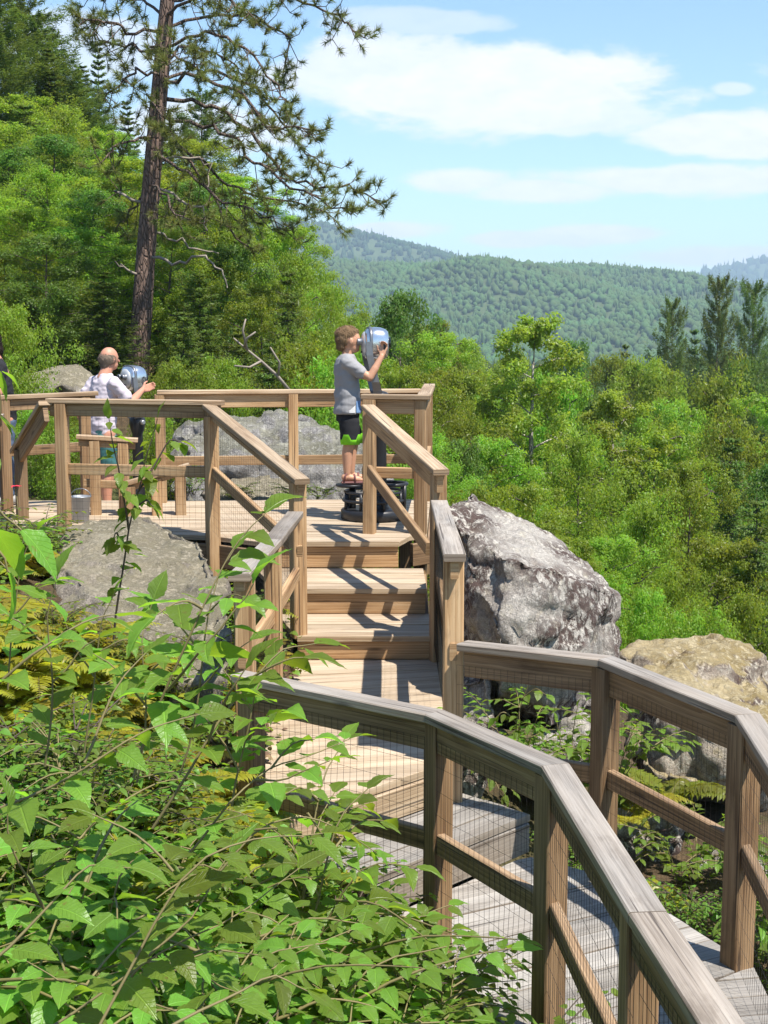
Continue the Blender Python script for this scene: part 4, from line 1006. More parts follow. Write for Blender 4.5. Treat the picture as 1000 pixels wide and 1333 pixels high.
# ------------------------------------------------------------------ boulders and ledges
def rock(name, label, pts, mat, seed, sub=5, amp=(0.10, 0.035, 0.012), freq=(1.3, 4.5, 14.0), cat='boulder', smooth_it=3, ridged=True, dens=0.03):
    """angular block: hull of surveyed corner points, softened and broken up by noise"""
    c = sum((Vector(p) for p in pts), Vector()) / len(pts)
    bm = bmesh.new(); [bm.verts.new(Vector(p) - c) for p in pts]
    bmesh.ops.convex_hull(bm, input=bm.verts[:])
    bmesh.ops.delete(bm, geom=[v for v in bm.verts if not v.link_faces], context='VERTS')
    bmesh.ops.triangulate(bm, faces=bm.faces[:])
    size = max((v.co.length for v in bm.verts))
    # subdivide long edges until even
    for lim in (size * .5, size * .25, size * .13, size * .07, size * .036, size * .019)[:sub]:
        es = [e for e in bm.edges if e.calc_length() > lim]
        if es: bmesh.ops.subdivide_edges(bm, edges=es, cuts=1, use_grid_fill=True); bmesh.ops.triangulate(bm, faces=bm.faces[:])
        pass
    bm.normal_update()
    o3 = Vector((seed * 3.1, seed * 1.7, seed * .9)); dd = {}
    for v in bm.verts:
        p = v.co + o3; s = 0
        warp = Vector((noise.noise(p * 2.3), noise.noise(p * 2.3 + Vector((9, 0, 0))), noise.noise(p * 2.3 + Vector((0, 9, 0))))) * .12
        for a, f in zip(amp, freq):
            nv = noise.noise(p * f)
            if f == freq[1]: nv = .3 - 1.1 * abs(nv)
            s += a * nv
        # broken plates: every cell of the rock stands a little in or out, with cracks between
        q = (p + warp) * freq[0] * 1.9; q.z *= 1.5
        ds, ps = noise.voronoi(q); s += amp[0] * .75 * (noise.cell(ps[0] * 7.3) - .5) * min(1, (ds[1] - ds[0]) * 12); s -= amp[0] * .45 * max(0, 1 - (ds[1] - ds[0]) * 11)
        q2 = (p - warp) * freq[1] * 1.3; ds, ps = noise.voronoi(q2); s += amp[1] * .5 * (noise.cell(ps[0] * 5.1) - .5); s -= amp[1] * .4 * max(0, 1 - (ds[1] - ds[0]) * 9)
        dd[v] = v.normal * s
    for v, d in dd.items(): v.co += d
    bmesh.ops.smooth_vert(bm, verts=bm.verts[:], factor=.35, use_axis_x=True, use_axis_y=True, use_axis_z=True)
    me = bpy.data.meshes.new(name); bm.to_mesh(me); bm.free()
    me.polygons.foreach_set('use_smooth', [True] * len(me.polygons)); me.update()
    o = link(name, me, mat); o.location = c
    return tag(o, label, cat)
def RP(*l): return [at(*p) for p in l]
R_BIG = rock_mat('grey_lichen_rock', (0.42, 0.385, 0.34), (0.18, 0.155, 0.135), (0.56, 0.52, 0.46), rust=1.0, lichen=(0.54, 0.49, 0.38))
R_MOSS = rock_mat('mossy_rock', (0.40, 0.34, 0.27), (0.17, 0.14, 0.105), (0.54, 0.48, 0.39), moss=(0.36, 0.28, 0.11), moss_amt=0.55, rust=1.0)
R_GREY = rock_mat('grey_ledge_rock', (0.29, 0.275, 0.26), (0.11, 0.10, 0.095), (0.44, 0.42, 0.40), scale=1.2, moss=(0.13, 0.13, 0.04), moss_amt=0.35)
R_SLAB = rock_mat('bare_slab_rock', (0.29, 0.25, 0.205), (0.15, 0.125, 0.10), (0.38, 0.335, 0.28), scale=0.8, moss=(0.2, 0.18, 0.07), moss_amt=0.3, lichen=(0.44, 0.41, 0.35))
# big block right of the stairs: broad pale top tilting to the camera, pitted front face, undercut left
rock('boulder', 'big pale grey boulder with dark reddish lichen standing right beside the stair landing', 
     RP((582, 668, 8.6), (588, 650, 9.4), (612, 638, 9.8), (650, 652, 9.6), (700, 690, 9.5), (740, 715, 9.3), (782, 738, 9.0), (806, 770, 8.7), (813, 850, 8.6), (808, 905, 8.6), (790, 940, 8.5),
        (600, 730, 8.0), (655, 720, 7.75), (720, 735, 7.7), (775, 760, 7.9), (640, 830, 7.55), (700, 860, 7.5), (760, 880, 7.7), (650, 905, 7.6), (720, 950, 7.7), (590, 770, 8.5), (588, 860, 9.0), (620, 940, 8.8))
     + [at(800, 780, 10.6), at(640, 680, 11.0), at(600, 800, 10.8), at(780, 930, 10.4), at(640, 940, 10.4)], R_BIG, 3, sub=6, amp=(0.06, 0.045, 0.018), freq=(1.4, 4.2, 13))
rock('boulder', 'pale lower boulder face below the big lichen boulder, seen through the railing mesh', RP((596, 880, 7.9), (640, 868, 7.8), (642, 940, 7.6), (640, 1010, 7.5), (600, 1010, 7.5), (590, 940, 7.8), (610, 1080, 7.4)) + RP((600, 880, 8.6), (650, 900, 8.5), (650, 1060, 8.4)), R_BIG, 8, sub=5, amp=(0.05, 0.03, 0.012), freq=(1.8, 5, 15))
rock('boulder', 'pitted grey boulder foot under the big boulder behind the brown railing', RP((690, 955, 7.9), (760, 925, 7.8), (790, 960, 7.7), (770, 1010, 7.5), (700, 1030, 7.5), (660, 1010, 7.7)) + RP((700, 960, 8.8), (790, 960, 8.8), (720, 1060, 8.5)), R_BIG, 12, sub=5, amp=(0.04, 0.03, 0.012), freq=(1.8, 5, 15))
rock('boulder', 'broad mossy yellowish boulder by the edge behind the brown railing', 
     RP((808, 835, 9.6), (850, 824, 9.8), (900, 822, 9.9), (940, 814, 9.8), (970, 830, 9.4), (1000, 858, 9.0), (1040, 905, 8.6), (1050, 960, 8.2), (812, 880, 8.6), (850, 900, 8.0), (900, 930, 7.6), (960, 960, 7.4), (1010, 990, 7.6), (806, 960, 8.2), (820, 1010, 7.7), (860, 1035, 7.5), (920, 1045, 7.35), (970, 1020, 7.4))
     + RP((830, 900, 11.0), (1000, 920, 11), (1060, 980, 10), (900, 1040, 9.0), (1000, 1060, 8.6)), R_MOSS, 21, sub=6, amp=(0.07, 0.05, 0.02), freq=(1.2, 4.0, 13))
rock('boulder', 'rough grey boulder below the mossy one, beside the middle post of the railing', RP((800, 1040, 7.6), (850, 1030, 7.7), (890, 1060, 7.5), (880, 1110, 7.3), (840, 1140, 7.2), (800, 1150, 7.2), (790, 1090, 7.4)) + RP((810, 1050, 8.4), (890, 1080, 8.3), (850, 1160, 8.0)), R_BIG, 33, sub=5, amp=(0.04, 0.03, 0.014), freq=(2, 5.5, 16))
rock('boulder', 'whitish flat boulder low under the railing, above the walkway planks', RP((860, 1150, 7.0), (890, 1110, 7.2), (930, 1095, 7.3), (990, 1110, 7.2), (1010, 1170, 6.9), (960, 1210, 6.6), (900, 1215, 6.6), (865, 1190, 6.8)) + RP((900, 1160, 8), (990, 1180, 7.8)), R_BIG, 41, sub=5, amp=(0.04, 0.025, 0.012), freq=(2, 5.5, 16))
# ledge behind the platform
rock('rock_ledge', 'craggy grey rock ledge behind the far railing of the platform', 
     RP((225, 570, 14.6), (255, 548, 15.2), (300, 540, 15.4), (345, 534, 15.6), (385, 545, 15.4), (420, 556, 15.2), (468, 566, 14.8), (500, 600, 14.4), (505, 640, 14.0), (470, 668, 13.7), (400, 672, 13.6), (330, 668, 13.7), (260, 664, 13.8), (220, 640, 14.2), (300, 600, 14.0), (380, 600, 14.0), (440, 610, 13.9))
     + RP((240, 560, 17.5), (400, 550, 18), (500, 610, 17), (460, 680, 15), (260, 680, 15)), R_GREY, 52, sub=6, amp=(0.12, 0.09, 0.03), freq=(1.0, 3.2, 11), cat='rock ledge')
rock('rock_ledge', 'smooth tilted rock slab under the far railing, beneath the craggy ledge', RP((255, 640, 13.3), (300, 618, 13.9), (370, 612, 14.0), (392, 640, 13.5), (380, 676, 13.2), (280, 680, 13.2)) + RP((300, 660, 14.6), (380, 650, 14.6)), R_SLAB, 57, sub=5, amp=(0.05, 0.03, 0.01), freq=(1.2, 4, 12), cat='rock ledge')
rock('boulder', 'rounded brownish boulder beyond the railing, just left of the man', RP((24, 488, 19.5), (48, 482, 19.8), (75, 473, 20), (100, 470, 20), (122, 480, 19.8), (136, 500, 19.4), (138, 535, 19.2), (20, 535, 19.0), (22, 510, 19.2), (80, 500, 18.8)) + RP((40, 500, 22), (120, 500, 22), (80, 550, 21)), R_SLAB, 63, sub=5, amp=(0.05, 0.03, 0.012), freq=(1.0, 3.6, 11))
# bare slab on the left below the platform
rock('rock_slab', 'bare sloping rock slab below the platform on the fern side', 
     RP((85, 690, 10.2), (130, 676, 10.5), (200, 672, 10.4), (262, 700, 9.8), (290, 752, 8.9), (298, 800, 8.2), (270, 830, 7.9), (180, 815, 8.0), (120, 770, 8.6), (75, 730, 9.3))
     + [Vector((-2.6, 10.2, -2.3)), Vector((-1.2, 9.6, -2.5)), Vector((-0.95, 7.6, -2.5)), Vector((-1.6, 7.0, -2.5)), Vector((-2.5, 8.2, -2.4))], R_SLAB, 71, sub=6, amp=(0.06, 0.03, 0.010), freq=(1.1, 3.8, 12), cat='rock slab')
rock('rock_slab', 'lower broken slab poking out of the bushes below the bare sloping rock', RP((225, 850, 7.2), (270, 830, 7.3), (296, 800, 7.5), (300, 860, 6.9), (280, 890, 6.7), (235, 890, 6.8)) + [Vector((-1.3, 7.0, -2.5)), Vector((-0.9, 6.8, -2.5))], R_SLAB, 75, sub=5, amp=(0.04, 0.03, 0.010), freq=(1.5, 4.5, 13), cat='rock slab')
# ------------------------------------------------------------------ undergrowth
LF_BIG = leaf_mat('shrub_leaf', (0.132, 0.220, 0.028), (0.38, 0.58, 0.034), var=0.6, hue=0.035, gloss=0.022, rough=0.42, tmix=0.46, veins=True, ohue=0.035, oval=0.5)
LF_SM = leaf_mat('small_leaf', (0.115, 0.185, 0.027), (0.34, 0.49, 0.03), var=0.7, hue=0.055, gloss=0.02, rough=0.45, tmix=0.46, ohue=0.06, oval=0.6)
LF_FERN = leaf_mat('fern_leaf', (0.28, 0.27, 0.026), (0.58, 0.54, 0.03), var=0.6, hue=0.05, gloss=0.03, tmix=0.5, ohue=0.05)
LF_FERNG = leaf_mat('green_fern_leaf', (0.15, 0.19, 0.024), (0.38, 0.45, 0.03), var=0.6, hue=0.05, gloss=0.03, tmix=0.45, ohue=0.05)
STEM = plain_mat('plant_stem', (0.16, 0.13, 0.05), 0.7, 0, 0.3, 20, 0.1)
STEMB = plain_mat('woody_stem', (0.07, 0.05, 0.035), 0.8, 0, 0.3, 20, 0.1)
LITTER = leaf_mat('dead_leaf', (0.20, 0.13, 0.075), (0.1, 0.06, 0.03), var=0.9, hue=0.04, gloss=0.03, tmix=0.15, ohue=0)

def leaf_template(kind):
    if kind == 'ovate':
        s = np.array([0, .06, .14, .23, .32, .42, .52, .62, .72, .81, .89, .95, 1.0]); w = np.array([0, .10, .21, .275, .30, .295, .27, .23, .18, .13, .075, .035, 0])
        w[1:-1] *= np.where(np.arange(len(w) - 2) % 2 == 0, 1.06, .93)
    elif kind == 'round':
        s = np.array([0, .1, .28, .5, .72, .88, 1.0]); w = np.array([0, .22, .36, .38, .28, .13, 0])
    elif kind == 'lance':
        s = np.array([0, .15, .4, .7, 1.0]); w = np.array([0, .13, .17, .11, 0])
    n = len(s); V = []; UV = []
    z = lambda s_: .10 * s_ - .30 * s_ ** 2
    for i in range(n):
        V.append((s[i], 0, z(s[i]))); UV.append((s[i], .5))
    for sg in (1, -1):
        for i in range(1, n - 1):
            V.append((s[i] - .03 * (i % 2), sg * w[i], z(s[i]) + .22 * w[i])); UV.append((s[i], .5 + sg * w[i] * 1.3))
    Fc = []
    for sg, o in ((1, n), (-1, n + n - 2)):
        idx = lambda i: (0 if i == 0 else n - 1 if i == n - 1 else o + i - 1)
        for i in range(n - 1):
            a, b, c, d = i, i + 1, idx(i + 1), idx(i)
            for t in ((a, b, c), (a, c, d)):
                if len(set(t)) == 3: Fc.append(t if sg > 0 else t[::-1])
    return np.array(V), np.array(Fc), np.array(UV)
TPL = {k: leaf_template(k) for k in ('ovate', 'round', 'lance')}
def leaves_mesh(name, P, D, Nn, L, kind='ovate', r_=None, rnd=None):
    P, D, Nn, L = (np.asarray(a, float) for a in (P, D, Nn, L)); r_ = r_ or rng
    V0, F0, U0 = TPL[kind]; D = unit(D); Nn = unit(Nn - D * (Nn * D).sum(-1, keepdims=True)); B = np.cross(Nn, D)
    n = len(P); k = len(V0)
    curl = r_.uniform(.4, 1.7, (n, 1)); wv = r_.uniform(.85, 1.15, (n, 1)); ph = r_.uniform(0, 6.28, (n, 1))
    X = V0[None, :, 0] * np.ones((n, 1)); Yv = V0[None, :, 1] * wv; Z = V0[None, :, 2] * curl + .035 * np.sin(V0[None, :, 0] * 9 + ph) * (np.abs(V0[None, :, 1]) * 3)
    V = P[:, None, :] + (X[..., None] * D[:, None, :] + Yv[..., None] * B[:, None, :] + Z[..., None] * Nn[:, None, :]) * L[:, None, None]
    Fc = (F0[None] + (np.arange(n) * k)[:, None, None]).reshape(-1, 3)
    uv = np.tile(U0[F0].reshape(1, -1, 3, 2), (n, 1, 1, 1)).reshape(-1, 3, 2)
    rn = r_.random(n) if rnd is None else rnd
    return np_mesh(name, V.reshape(-1, 3), Fc, np.repeat(rn, len(F0)), uv, smooth=True)

def stem_leaves(pts, spacing, L, r_, start=.2, planar=True, taper=True, droop=.12):
    """alternate leaves along one stem; returns arrays"""
    pts = [Vector(p) for p in pts]; seg = [(pts[i + 1] - pts[i]).length for i in range(len(pts) - 1)]; T = sum(seg)
    P, D, Nn, LL = [], [], [], []
    d = T * start; side = 1
    while d < T:
        k = d; i = 0
        while i < len(seg) - 1 and k > seg[i]: k -= seg[i]; i += 1
        q = pts[i].lerp(pts[i + 1], min(1, k / seg[i])); t = (pts[i + 1] - pts[i]).normalized()
        sv = t.cross(Vector((0, 0, 1)))
        if sv.length < .3: sv = Vector((math.cos(d * 40), math.sin(d * 40), 0))
        sv.normalize(); upn = sv.cross(t)
        if abs(t.z) > .75: a = d / spacing * 2.4; sv = Vector((math.cos(a), math.sin(a), 0)); upn = Vector((0, 0, 1))
        dv = t * r_.uniform(.3, .7) + sv * side * r_.uniform(.7, 1.0) + Vector((0, 0, -droop + r_.normal() * .12))
        P.append((q + dv.normalized() * .012)[:]); D.append(dv[:]); Nn.append((upn + Vector((0, 0, .8)) + Vector((r_.normal(), r_.normal(), r_.normal())) * .28)[:])
        LL.append(L * r_.uniform(.75, 1.15) * ((1.0 - .35 * (d / T)) if taper else 1)); side = -side; d += spacing * r_.uniform(.75, 1.25)
    t = (pts[-1] - pts[-2]).normalized(); P.append(pts[-1][:]); D.append((t + Vector((0, 0, -.1)))[:]); Nn.append((Vector((0, 0, 1)) + Vector((r_.normal(), r_.normal(), 0)) * .2)[:]); LL.append(L * .8)
    return P, D, Nn, LL
def leafy(name, label, cat, stems, spacing, L, kind, lmat, smat, seed, stem_r=.005, start=.2, group=None, origin=None, droop=.12, taper=True):
    """a plant from explicit stems (world points); stems of one plant share a root"""
    r_ = np.random.default_rng(seed); o = Vector(origin if origin is not None else stems[0][0])
    root = thing(name, label, cat, o, 0, group); tb = MB(); A = [[], [], [], []]
    for s in stems:
        s = [Vector(p) - o for p in s]; S = []
        for i in range(len(s) - 1):
            for k in range(3): S.append(s[i].lerp(s[i + 1], k / 3) + Vector((r_.normal(), r_.normal(), r_.normal())) * .004)
        S.append(s[-1])
        # round the corners
        S = [S[0]] + [(S[i - 1] + S[i] * 2 + S[i + 1]) / 4 for i in range(1, len(S) - 1)] + [S[-1]]
        tb.tube(S, [stem_r * (1 - .75 * i / len(S)) for i in range(len(S))], 5, cap=False)
        for a, b in zip(A, stem_leaves(S, spacing, L, r_, start, droop=droop, taper=taper)): a.extend(b)
    tb.build('stem', smat, root); me = leaves_mesh('foliage', *A, kind=kind, r_=r_); link('foliage', me, lmat, root)
    return root
def shrub_proto(name, H, spread, nst, spacing, L, kind, lmat, smat, seed, cat='shrub', sub=2):
    r_ = np.random.default_rng(seed); stems = []
    for i in range(nst):
        az = i * 2.4 + r_.normal() * .4; h = H * r_.uniform(.6, 1.1); o = spread * r_.uniform(.3, 1.0)
        b = Vector((r_.normal() * .04, r_.normal() * .04, -.05)); d = Vector((math.cos(az), math.sin(az), 0))
        s = [b, b + d * o * .25 + Vector((0, 0, h * .5)), b + d * o * .6 + Vector((0, 0, h * .88)), b + d * o + Vector((0, 0, h * r_.uniform(.85, 1.0)))]
        stems.append(s)
        for k in range(sub):
            q = s[1].lerp(s[2], r_.random()); a2 = az + r_.normal() * 1.2; l_ = o * r_.uniform(.5, .9) + .1
            e = q + Vector((math.cos(a2) * l_, math.sin(a2) * l_, l_ * r_.uniform(.0, .45)))
            stems.append([q, q.lerp(e, .5) + Vector((0, 0, .04)), e])
    o = leafy(name, None, cat, stems, spacing, L, kind, lmat, smat, seed, .0045, .15, origin=(0, 0, 0))
    return o, kids(o)
def fern_proto(name, n_fr, Lf, lmat, seed):
    r_ = np.random.default_rng(seed); root = thing(name, None, 'fern'); P, D, Nn, LL, RN = [], [], [], [], []; tb = MB()
    for f in range(n_fr):
        az = f * 2 * math.pi / n_fr + r_.normal() * .3; l_ = Lf * r_.uniform(.7, 1.15); rise = r_.uniform(.45, .95); d = Vector((math.cos(az), math.sin(az), 0)); br = r_.random()
        pt = lambda t: d * l_ * (t * .95) + Vector((0, 0, l_ * (rise * t * 1.25 - .95 * t * t * rise)))
        tb.tube([pt(t) for t in np.linspace(0, 1, 7)], [.0035 * (1 - .7 * t) for t in np.linspace(0, 1, 7)], 3, cap=False)
        n_ = 26
        for i in range(n_):
            t = .16 + .84 * i / n_; q = pt(t); tg = (pt(min(1, t + .02)) - pt(t - .02)).normalized(); sv = tg.cross(Vector((0, 0, 1))).normalized(); up = sv.cross(tg)
            ln = l_ * .30 * (math.sin(math.pi * min(1, (t - .1) * .62 + .28)) ** 1.2) * (1.02 - t) ** .45
            for sg in (1, -1):
                P.append(q[:]); D.append((sv * sg + tg * .35 + up * r_.normal() * .06)[:]); Nn.append((up + Vector((r_.normal(), r_.normal(), 0)) * .12)[:]); LL.append(max(.012, ln * r_.uniform(.9, 1.1))); RN.append(.6 * br + .4 * r_.random())
    me = leaves_mesh('fronds', P, D, Nn, LL, 'lance', r_, np.array(RN)); tb.build('stalks', STEM, root); link('fronds', me, lmat, root)
    return root, kids(root)

SH = {'big': shrub_proto('broadleaf_shrub', .80, .55, 9, .046, .108, 'ovate', LF_BIG, STEM, 101),
      'big2': shrub_proto('broadleaf_shrub', .66, .60, 8, .042, .092, 'ovate', LF_BIG, STEM, 111),
      'small': shrub_proto('small_leaf_shrub', .50, .42, 11, .032, .062, 'ovate', LF_SM, STEMB, 102, sub=3),
      'small2': shrub_proto('small_leaf_shrub', .42, .45, 10, .030, .052, 'round', LF_SM, STEMB, 112, sub=3),
      'small3': shrub_proto('small_leaf_shrub', .62, .36, 9, .034, .075, 'lance', LF_SM, STEM, 122, sub=3),
      'fern': fern_proto('fern', 11, .52, LF_FERN, 103), 'fern2': fern_proto('fern', 9, .42, LF_FERN, 113), 'gfern': fern_proto('fern', 10, .48, LF_FERNG, 123)}
used_s = {}
def put(kind, x, y, s, label, group=None, sz=None, dz=0.0):
    root, parts = SH[kind]; z = gz(x, y) + dz; sc = (s, s, sz or s); rz = random.random() * 6.28
    if kind not in used_s:
        used_s[kind] = 1; root.location = (x, y, z); root.scale = sc; root.rotation_euler = (0, 0, rz); root['label'] = label
        if group: root['group'] = group
        return root
    o = copy_tree(root, parts, (x, y, z), rz, sc, label, group)
    if not group and 'group' in o.keys(): del o['group']
    return o
def rail_x(y):   # bush side limit of the boardwalk
    return float(np.interp(y, [1.5, 2.84, 3.42, 4.68, 5.42, 6.08, 6.4, 9.0, 10.5, 11], [.62, .6, .55, .45, .08, -.76, -.82, -.75, -1.45, -2.8]))
r_ = random.Random(5)
def scatter(kinds, n, xr, yr, smin, smax, label, group, mind=.22, cond=None):
    done = []; t = 0
    while len(done) < n and t < n * 60:
        t += 1; y = r_.uniform(*yr); x = r_.uniform(*xr)
        if x > rail_x(y) - .10: continue
        if cond and not cond(x, y): continue
        # inside the view with a margin
        if abs(x) > y * .32 + .6: continue
        if any((x - a) ** 2 + (y - b) ** 2 < mind ** 2 for a, b in done): continue
        done.append((x, y)); k = r_.choice(kinds); put(k, x, y, r_.uniform(smin, smax), label, group)
on_slab = lambda x, y: (abs(x + 1.75 + (y - 8.4) * .12) < .78 and 7.2 < y < 10.3)
free = lambda x, y: not on_slab(x, y)
scatter(['fern', 'fern2'], 150, (-3.2, -.5), (4.2, 9.6), .75, 1.15, 'yellow green sunlit fern on the bank below the bare rock slab', 'sunlit ferns on the bank', .19, free)
scatter(['big', 'big2'], 10, (-1.15, -.3), (3.0, 4.9), 1.05, 1.4, 'tall leafy shrub with large toothed leaves rising before the near railing', 'tall large leaved shrubs before the near railing', .3, free)
scatter(['small', 'small2', 'big2'], 16, (-3.2, -.8), (5.2, 9.0), .5, .85, 'yellow green leafy shrub among the ferns of the sunny bank', 'leafy shrubs among the ferns', .25, free)
scatter(['gfern'], 22, (-2.0, .3), (3.2, 6.2), .8, 1.1, 'green fern half shaded among the leafy shrubs of the bank', 'green ferns in the undergrowth', .3, free)
scatter(['big', 'big2'], 26, (-1.7, .3), (2.3, 5.0), .7, .95, 'leafy shrub with large toothed leaves on the bank beside the boardwalk', 'large leaved shrubs on the bank', .26, free)
scatter(['small', 'small2', 'small3'], 84, (-1.8, .6), (2.6, 5.6), .7, 1.05, 'low small leaved shrub in the undergrowth beside the boardwalk', 'small leaved shrubs on the bank', .17, free)
scatter(['small', 'small2'], 14, (-3.3, -2.4), (6, 10.6), .7, 1.0, 'low shrub growing near the left end of the platform', 'low shrubs by the platform end', .3, free)
# beside and below the valley side of the walkway
for k, x, y, s, lab in [('big', 1.15, 7.1, .85, 'leafy plant growing up between the two grey boulder faces behind the railing'), ('big2', .75, 7.3, .7, 'bright low plant at the foot of the big lichen boulder'), ('gfern', 1.55, 7.3, .9, 'tall fern tuft on the mossy boulder just behind the middle railing post'),
                        ('big', 1.95, 6.0, .95, 'bright leafy shrub beyond the railing post at the picture edge'), ('big2', 2.1, 5.4, .9, 'bright leafy shrub low beyond the railing at the lower edge'), ('big2', 1.9, 6.6, .9, 'green leafy plant hanging under the mossy boulder'), ('small', 1.75, 5.6, .8, 'small leaved plant beside the walkway planks beyond the corner post'),
                        ('big2', 1.6, 6.9, .8, 'leafy plant rising in front of the lower face of the mossy boulder'), ('fern2', 1.25, 7.0, .9, 'sunlit fern tuft between the second railing post and the mossy boulder'), ('small', 1.45, 6.35, .6, 'small plant between the whitish boulder and the walkway edge'), ('small2', 1.0, 6.75, .6, 'low weeds behind the second railing post'), ('fern', 1.35, 6.7, .6, 'small yellowish fern in the gap beside the rough grey boulder'), ('small2', 1.75, 6.2, .7, 'low weeds in front of the whitish flat boulder')]:
    put(k, x, y, s, lab, dz=.0 if y < 7 else .35)
# low plants round the platform end
for i in range(12):
    p = at(r_.uniform(5, 110), r_.uniform(640, 690), r_.uniform(9.5, 10.6)); put(r_.choice(['fern', 'small', 'fern2']), p.x, p.y, r_.uniform(.7, 1.0), 'yellowish low plant in front of the left end of the platform', 'plants in front of the platform end')
for px, py, Y, s in ((385, 655, 13.35, .5), (305, 655, 13.3, .5), (250, 640, 13.3, .7), (230, 655, 13.4, .6), (415, 655, 13.4, .45), (498, 655, 13.3, .5)):
    p = at(px, py, Y); put('small2', p.x, Y, s, 'small weed at the foot of the rock ledge behind the platform', 'weeds behind the platform', dz=p.z - gz(p.x, Y))
# leaf litter and ground cover
n = 26000
gx = rng.uniform(-3.6, .7, n); gy = 2.0 + 9 * rng.random(n) ** 1.3
ok = np.array([x < rail_x(y) + .25 and abs(x) < y * .34 + .7 and not (on_slab(x, y)) for x, y in zip(gx, gy)]); gx, gy = gx[ok], gy[ok]; z_ = gz_arr(np.stack([gx, gy], -1))
nf = len(gx); half = nf // 2
me = leaves_mesh('ground_cover', np.stack([gx[:half], gy[:half], z_[:half] + rng.random(half) * .22], -1), rng.normal(size=(half, 3)) * [1, 1, .3], np.array([0, 0, 1]) + rng.normal(size=(half, 3)) * .35, .025 + .04 * rng.random(half), 'round')
tag(link('ground_cover', me, LF_SM), 'small green leaves of ground cover under the shrubs on the bank', None, None, 'stuff')
m2 = nf - half
me = leaves_mesh('leaf_litter', np.stack([gx[half:], gy[half:], z_[half:] + .03 + rng.random(m2) * .05], -1), rng.normal(size=(m2, 3)) * [1, 1, .3], np.array([0, 0, 1]) + rng.normal(size=(m2, 3)) * .4, .03 + .05 * rng.random(m2), 'round')
tag(link('leaf_litter', me, LITTER), 'brown dead leaves lying under the shrubs on the bank', None, None, 'stuff')

# ---- single plants that stand out in the photograph
def S(*l): return [at(*p) for p in l]
leafy('sapling', 'thin young sapling with drooping bright leaves in front of the platform railing', 'sapling',
      [S((146, 830, 6.6), (160, 740, 6.5), (168, 690, 6.5), (180, 640, 6.45), (192, 590, 6.4), (205, 545, 6.4)), S((168, 690, 6.5), (160, 640, 6.4), (150, 590, 6.3), (142, 545, 6.3)), S((180, 640, 6.45), (205, 600, 6.5), (222, 570, 6.5), (236, 575, 6.5)), S((164, 715, 6.5), (152, 690, 6.4), (148, 700, 6.4)), S((176, 660, 6.45), (192, 650, 6.4), (200, 660, 6.4))],
      .038, .12, 'ovate', LF_BIG, STEMB, 201, .006, .22, droop=.75)
leafy('broadleaf_shrub', 'arching shoot with large toothed leaves in front of the landing railing', 'shrub',
      [S((170, 1010, 3.3), (215, 900, 3.3), (262, 790, 3.3), (300, 720, 3.35), (346, 668, 3.4)), S((215, 900, 3.3), (262, 850, 3.2), (300, 800, 3.2), (330, 760, 3.2)), S((262, 790, 3.3), (240, 780, 3.25), (205, 800, 3.2))], .065, .155, 'ovate', LF_BIG, STEM, 202, .0042, .2, droop=.3)
leafy('broadleaf_shrub', 'leafy shoot reaching across the lower steps just above the near handrail', 'shrub',
      [S((200, 1080, 3.2), (270, 960, 3.2), (320, 890, 3.25), (372, 846, 3.3), (410, 838, 3.35)), S((320, 890, 3.25), (360, 862, 3.2), (395, 856, 3.2)), S((270, 960, 3.2), (300, 900, 3.1), (320, 870, 3.1))], .07, .135, 'ovate', LF_BIG, STEM, 203, .004, .25, droop=.3)
leafy('broadleaf_shrub', 'leafy twig reaching through the near railing mesh below the handrail', 'shrub',
      [S((240, 1120, 3.4), (300, 1040, 3.4), (350, 1000, 3.5), (400, 985, 3.55), (455, 962, 3.6)), S((350, 1000, 3.5), (380, 968, 3.5), (410, 962, 3.5)), S((330, 1015, 3.45), (380, 1015, 3.4), (430, 990, 3.4))], .06, .105, 'ovate', LF_BIG, STEM, 204, .0035, .2, droop=.15)
leafy('round_leaf_shrub', 'hanging twig with rounded bright leaves in front of the near railing mesh', 'shrub',
      [S((250, 1180, 3.3), (330, 1080, 3.35), (400, 1060, 3.4), (450, 1080, 3.4), (490, 1110, 3.4)), S((400, 1060, 3.4), (415, 1085, 3.4), (440, 1120, 3.4), (470, 1135, 3.4)), S((330, 1080, 3.35), (375, 1075, 3.3), (385, 1110, 3.3))], .055, .062, 'round', LF_BIG, STEM, 205, .0035, .35, droop=.6)
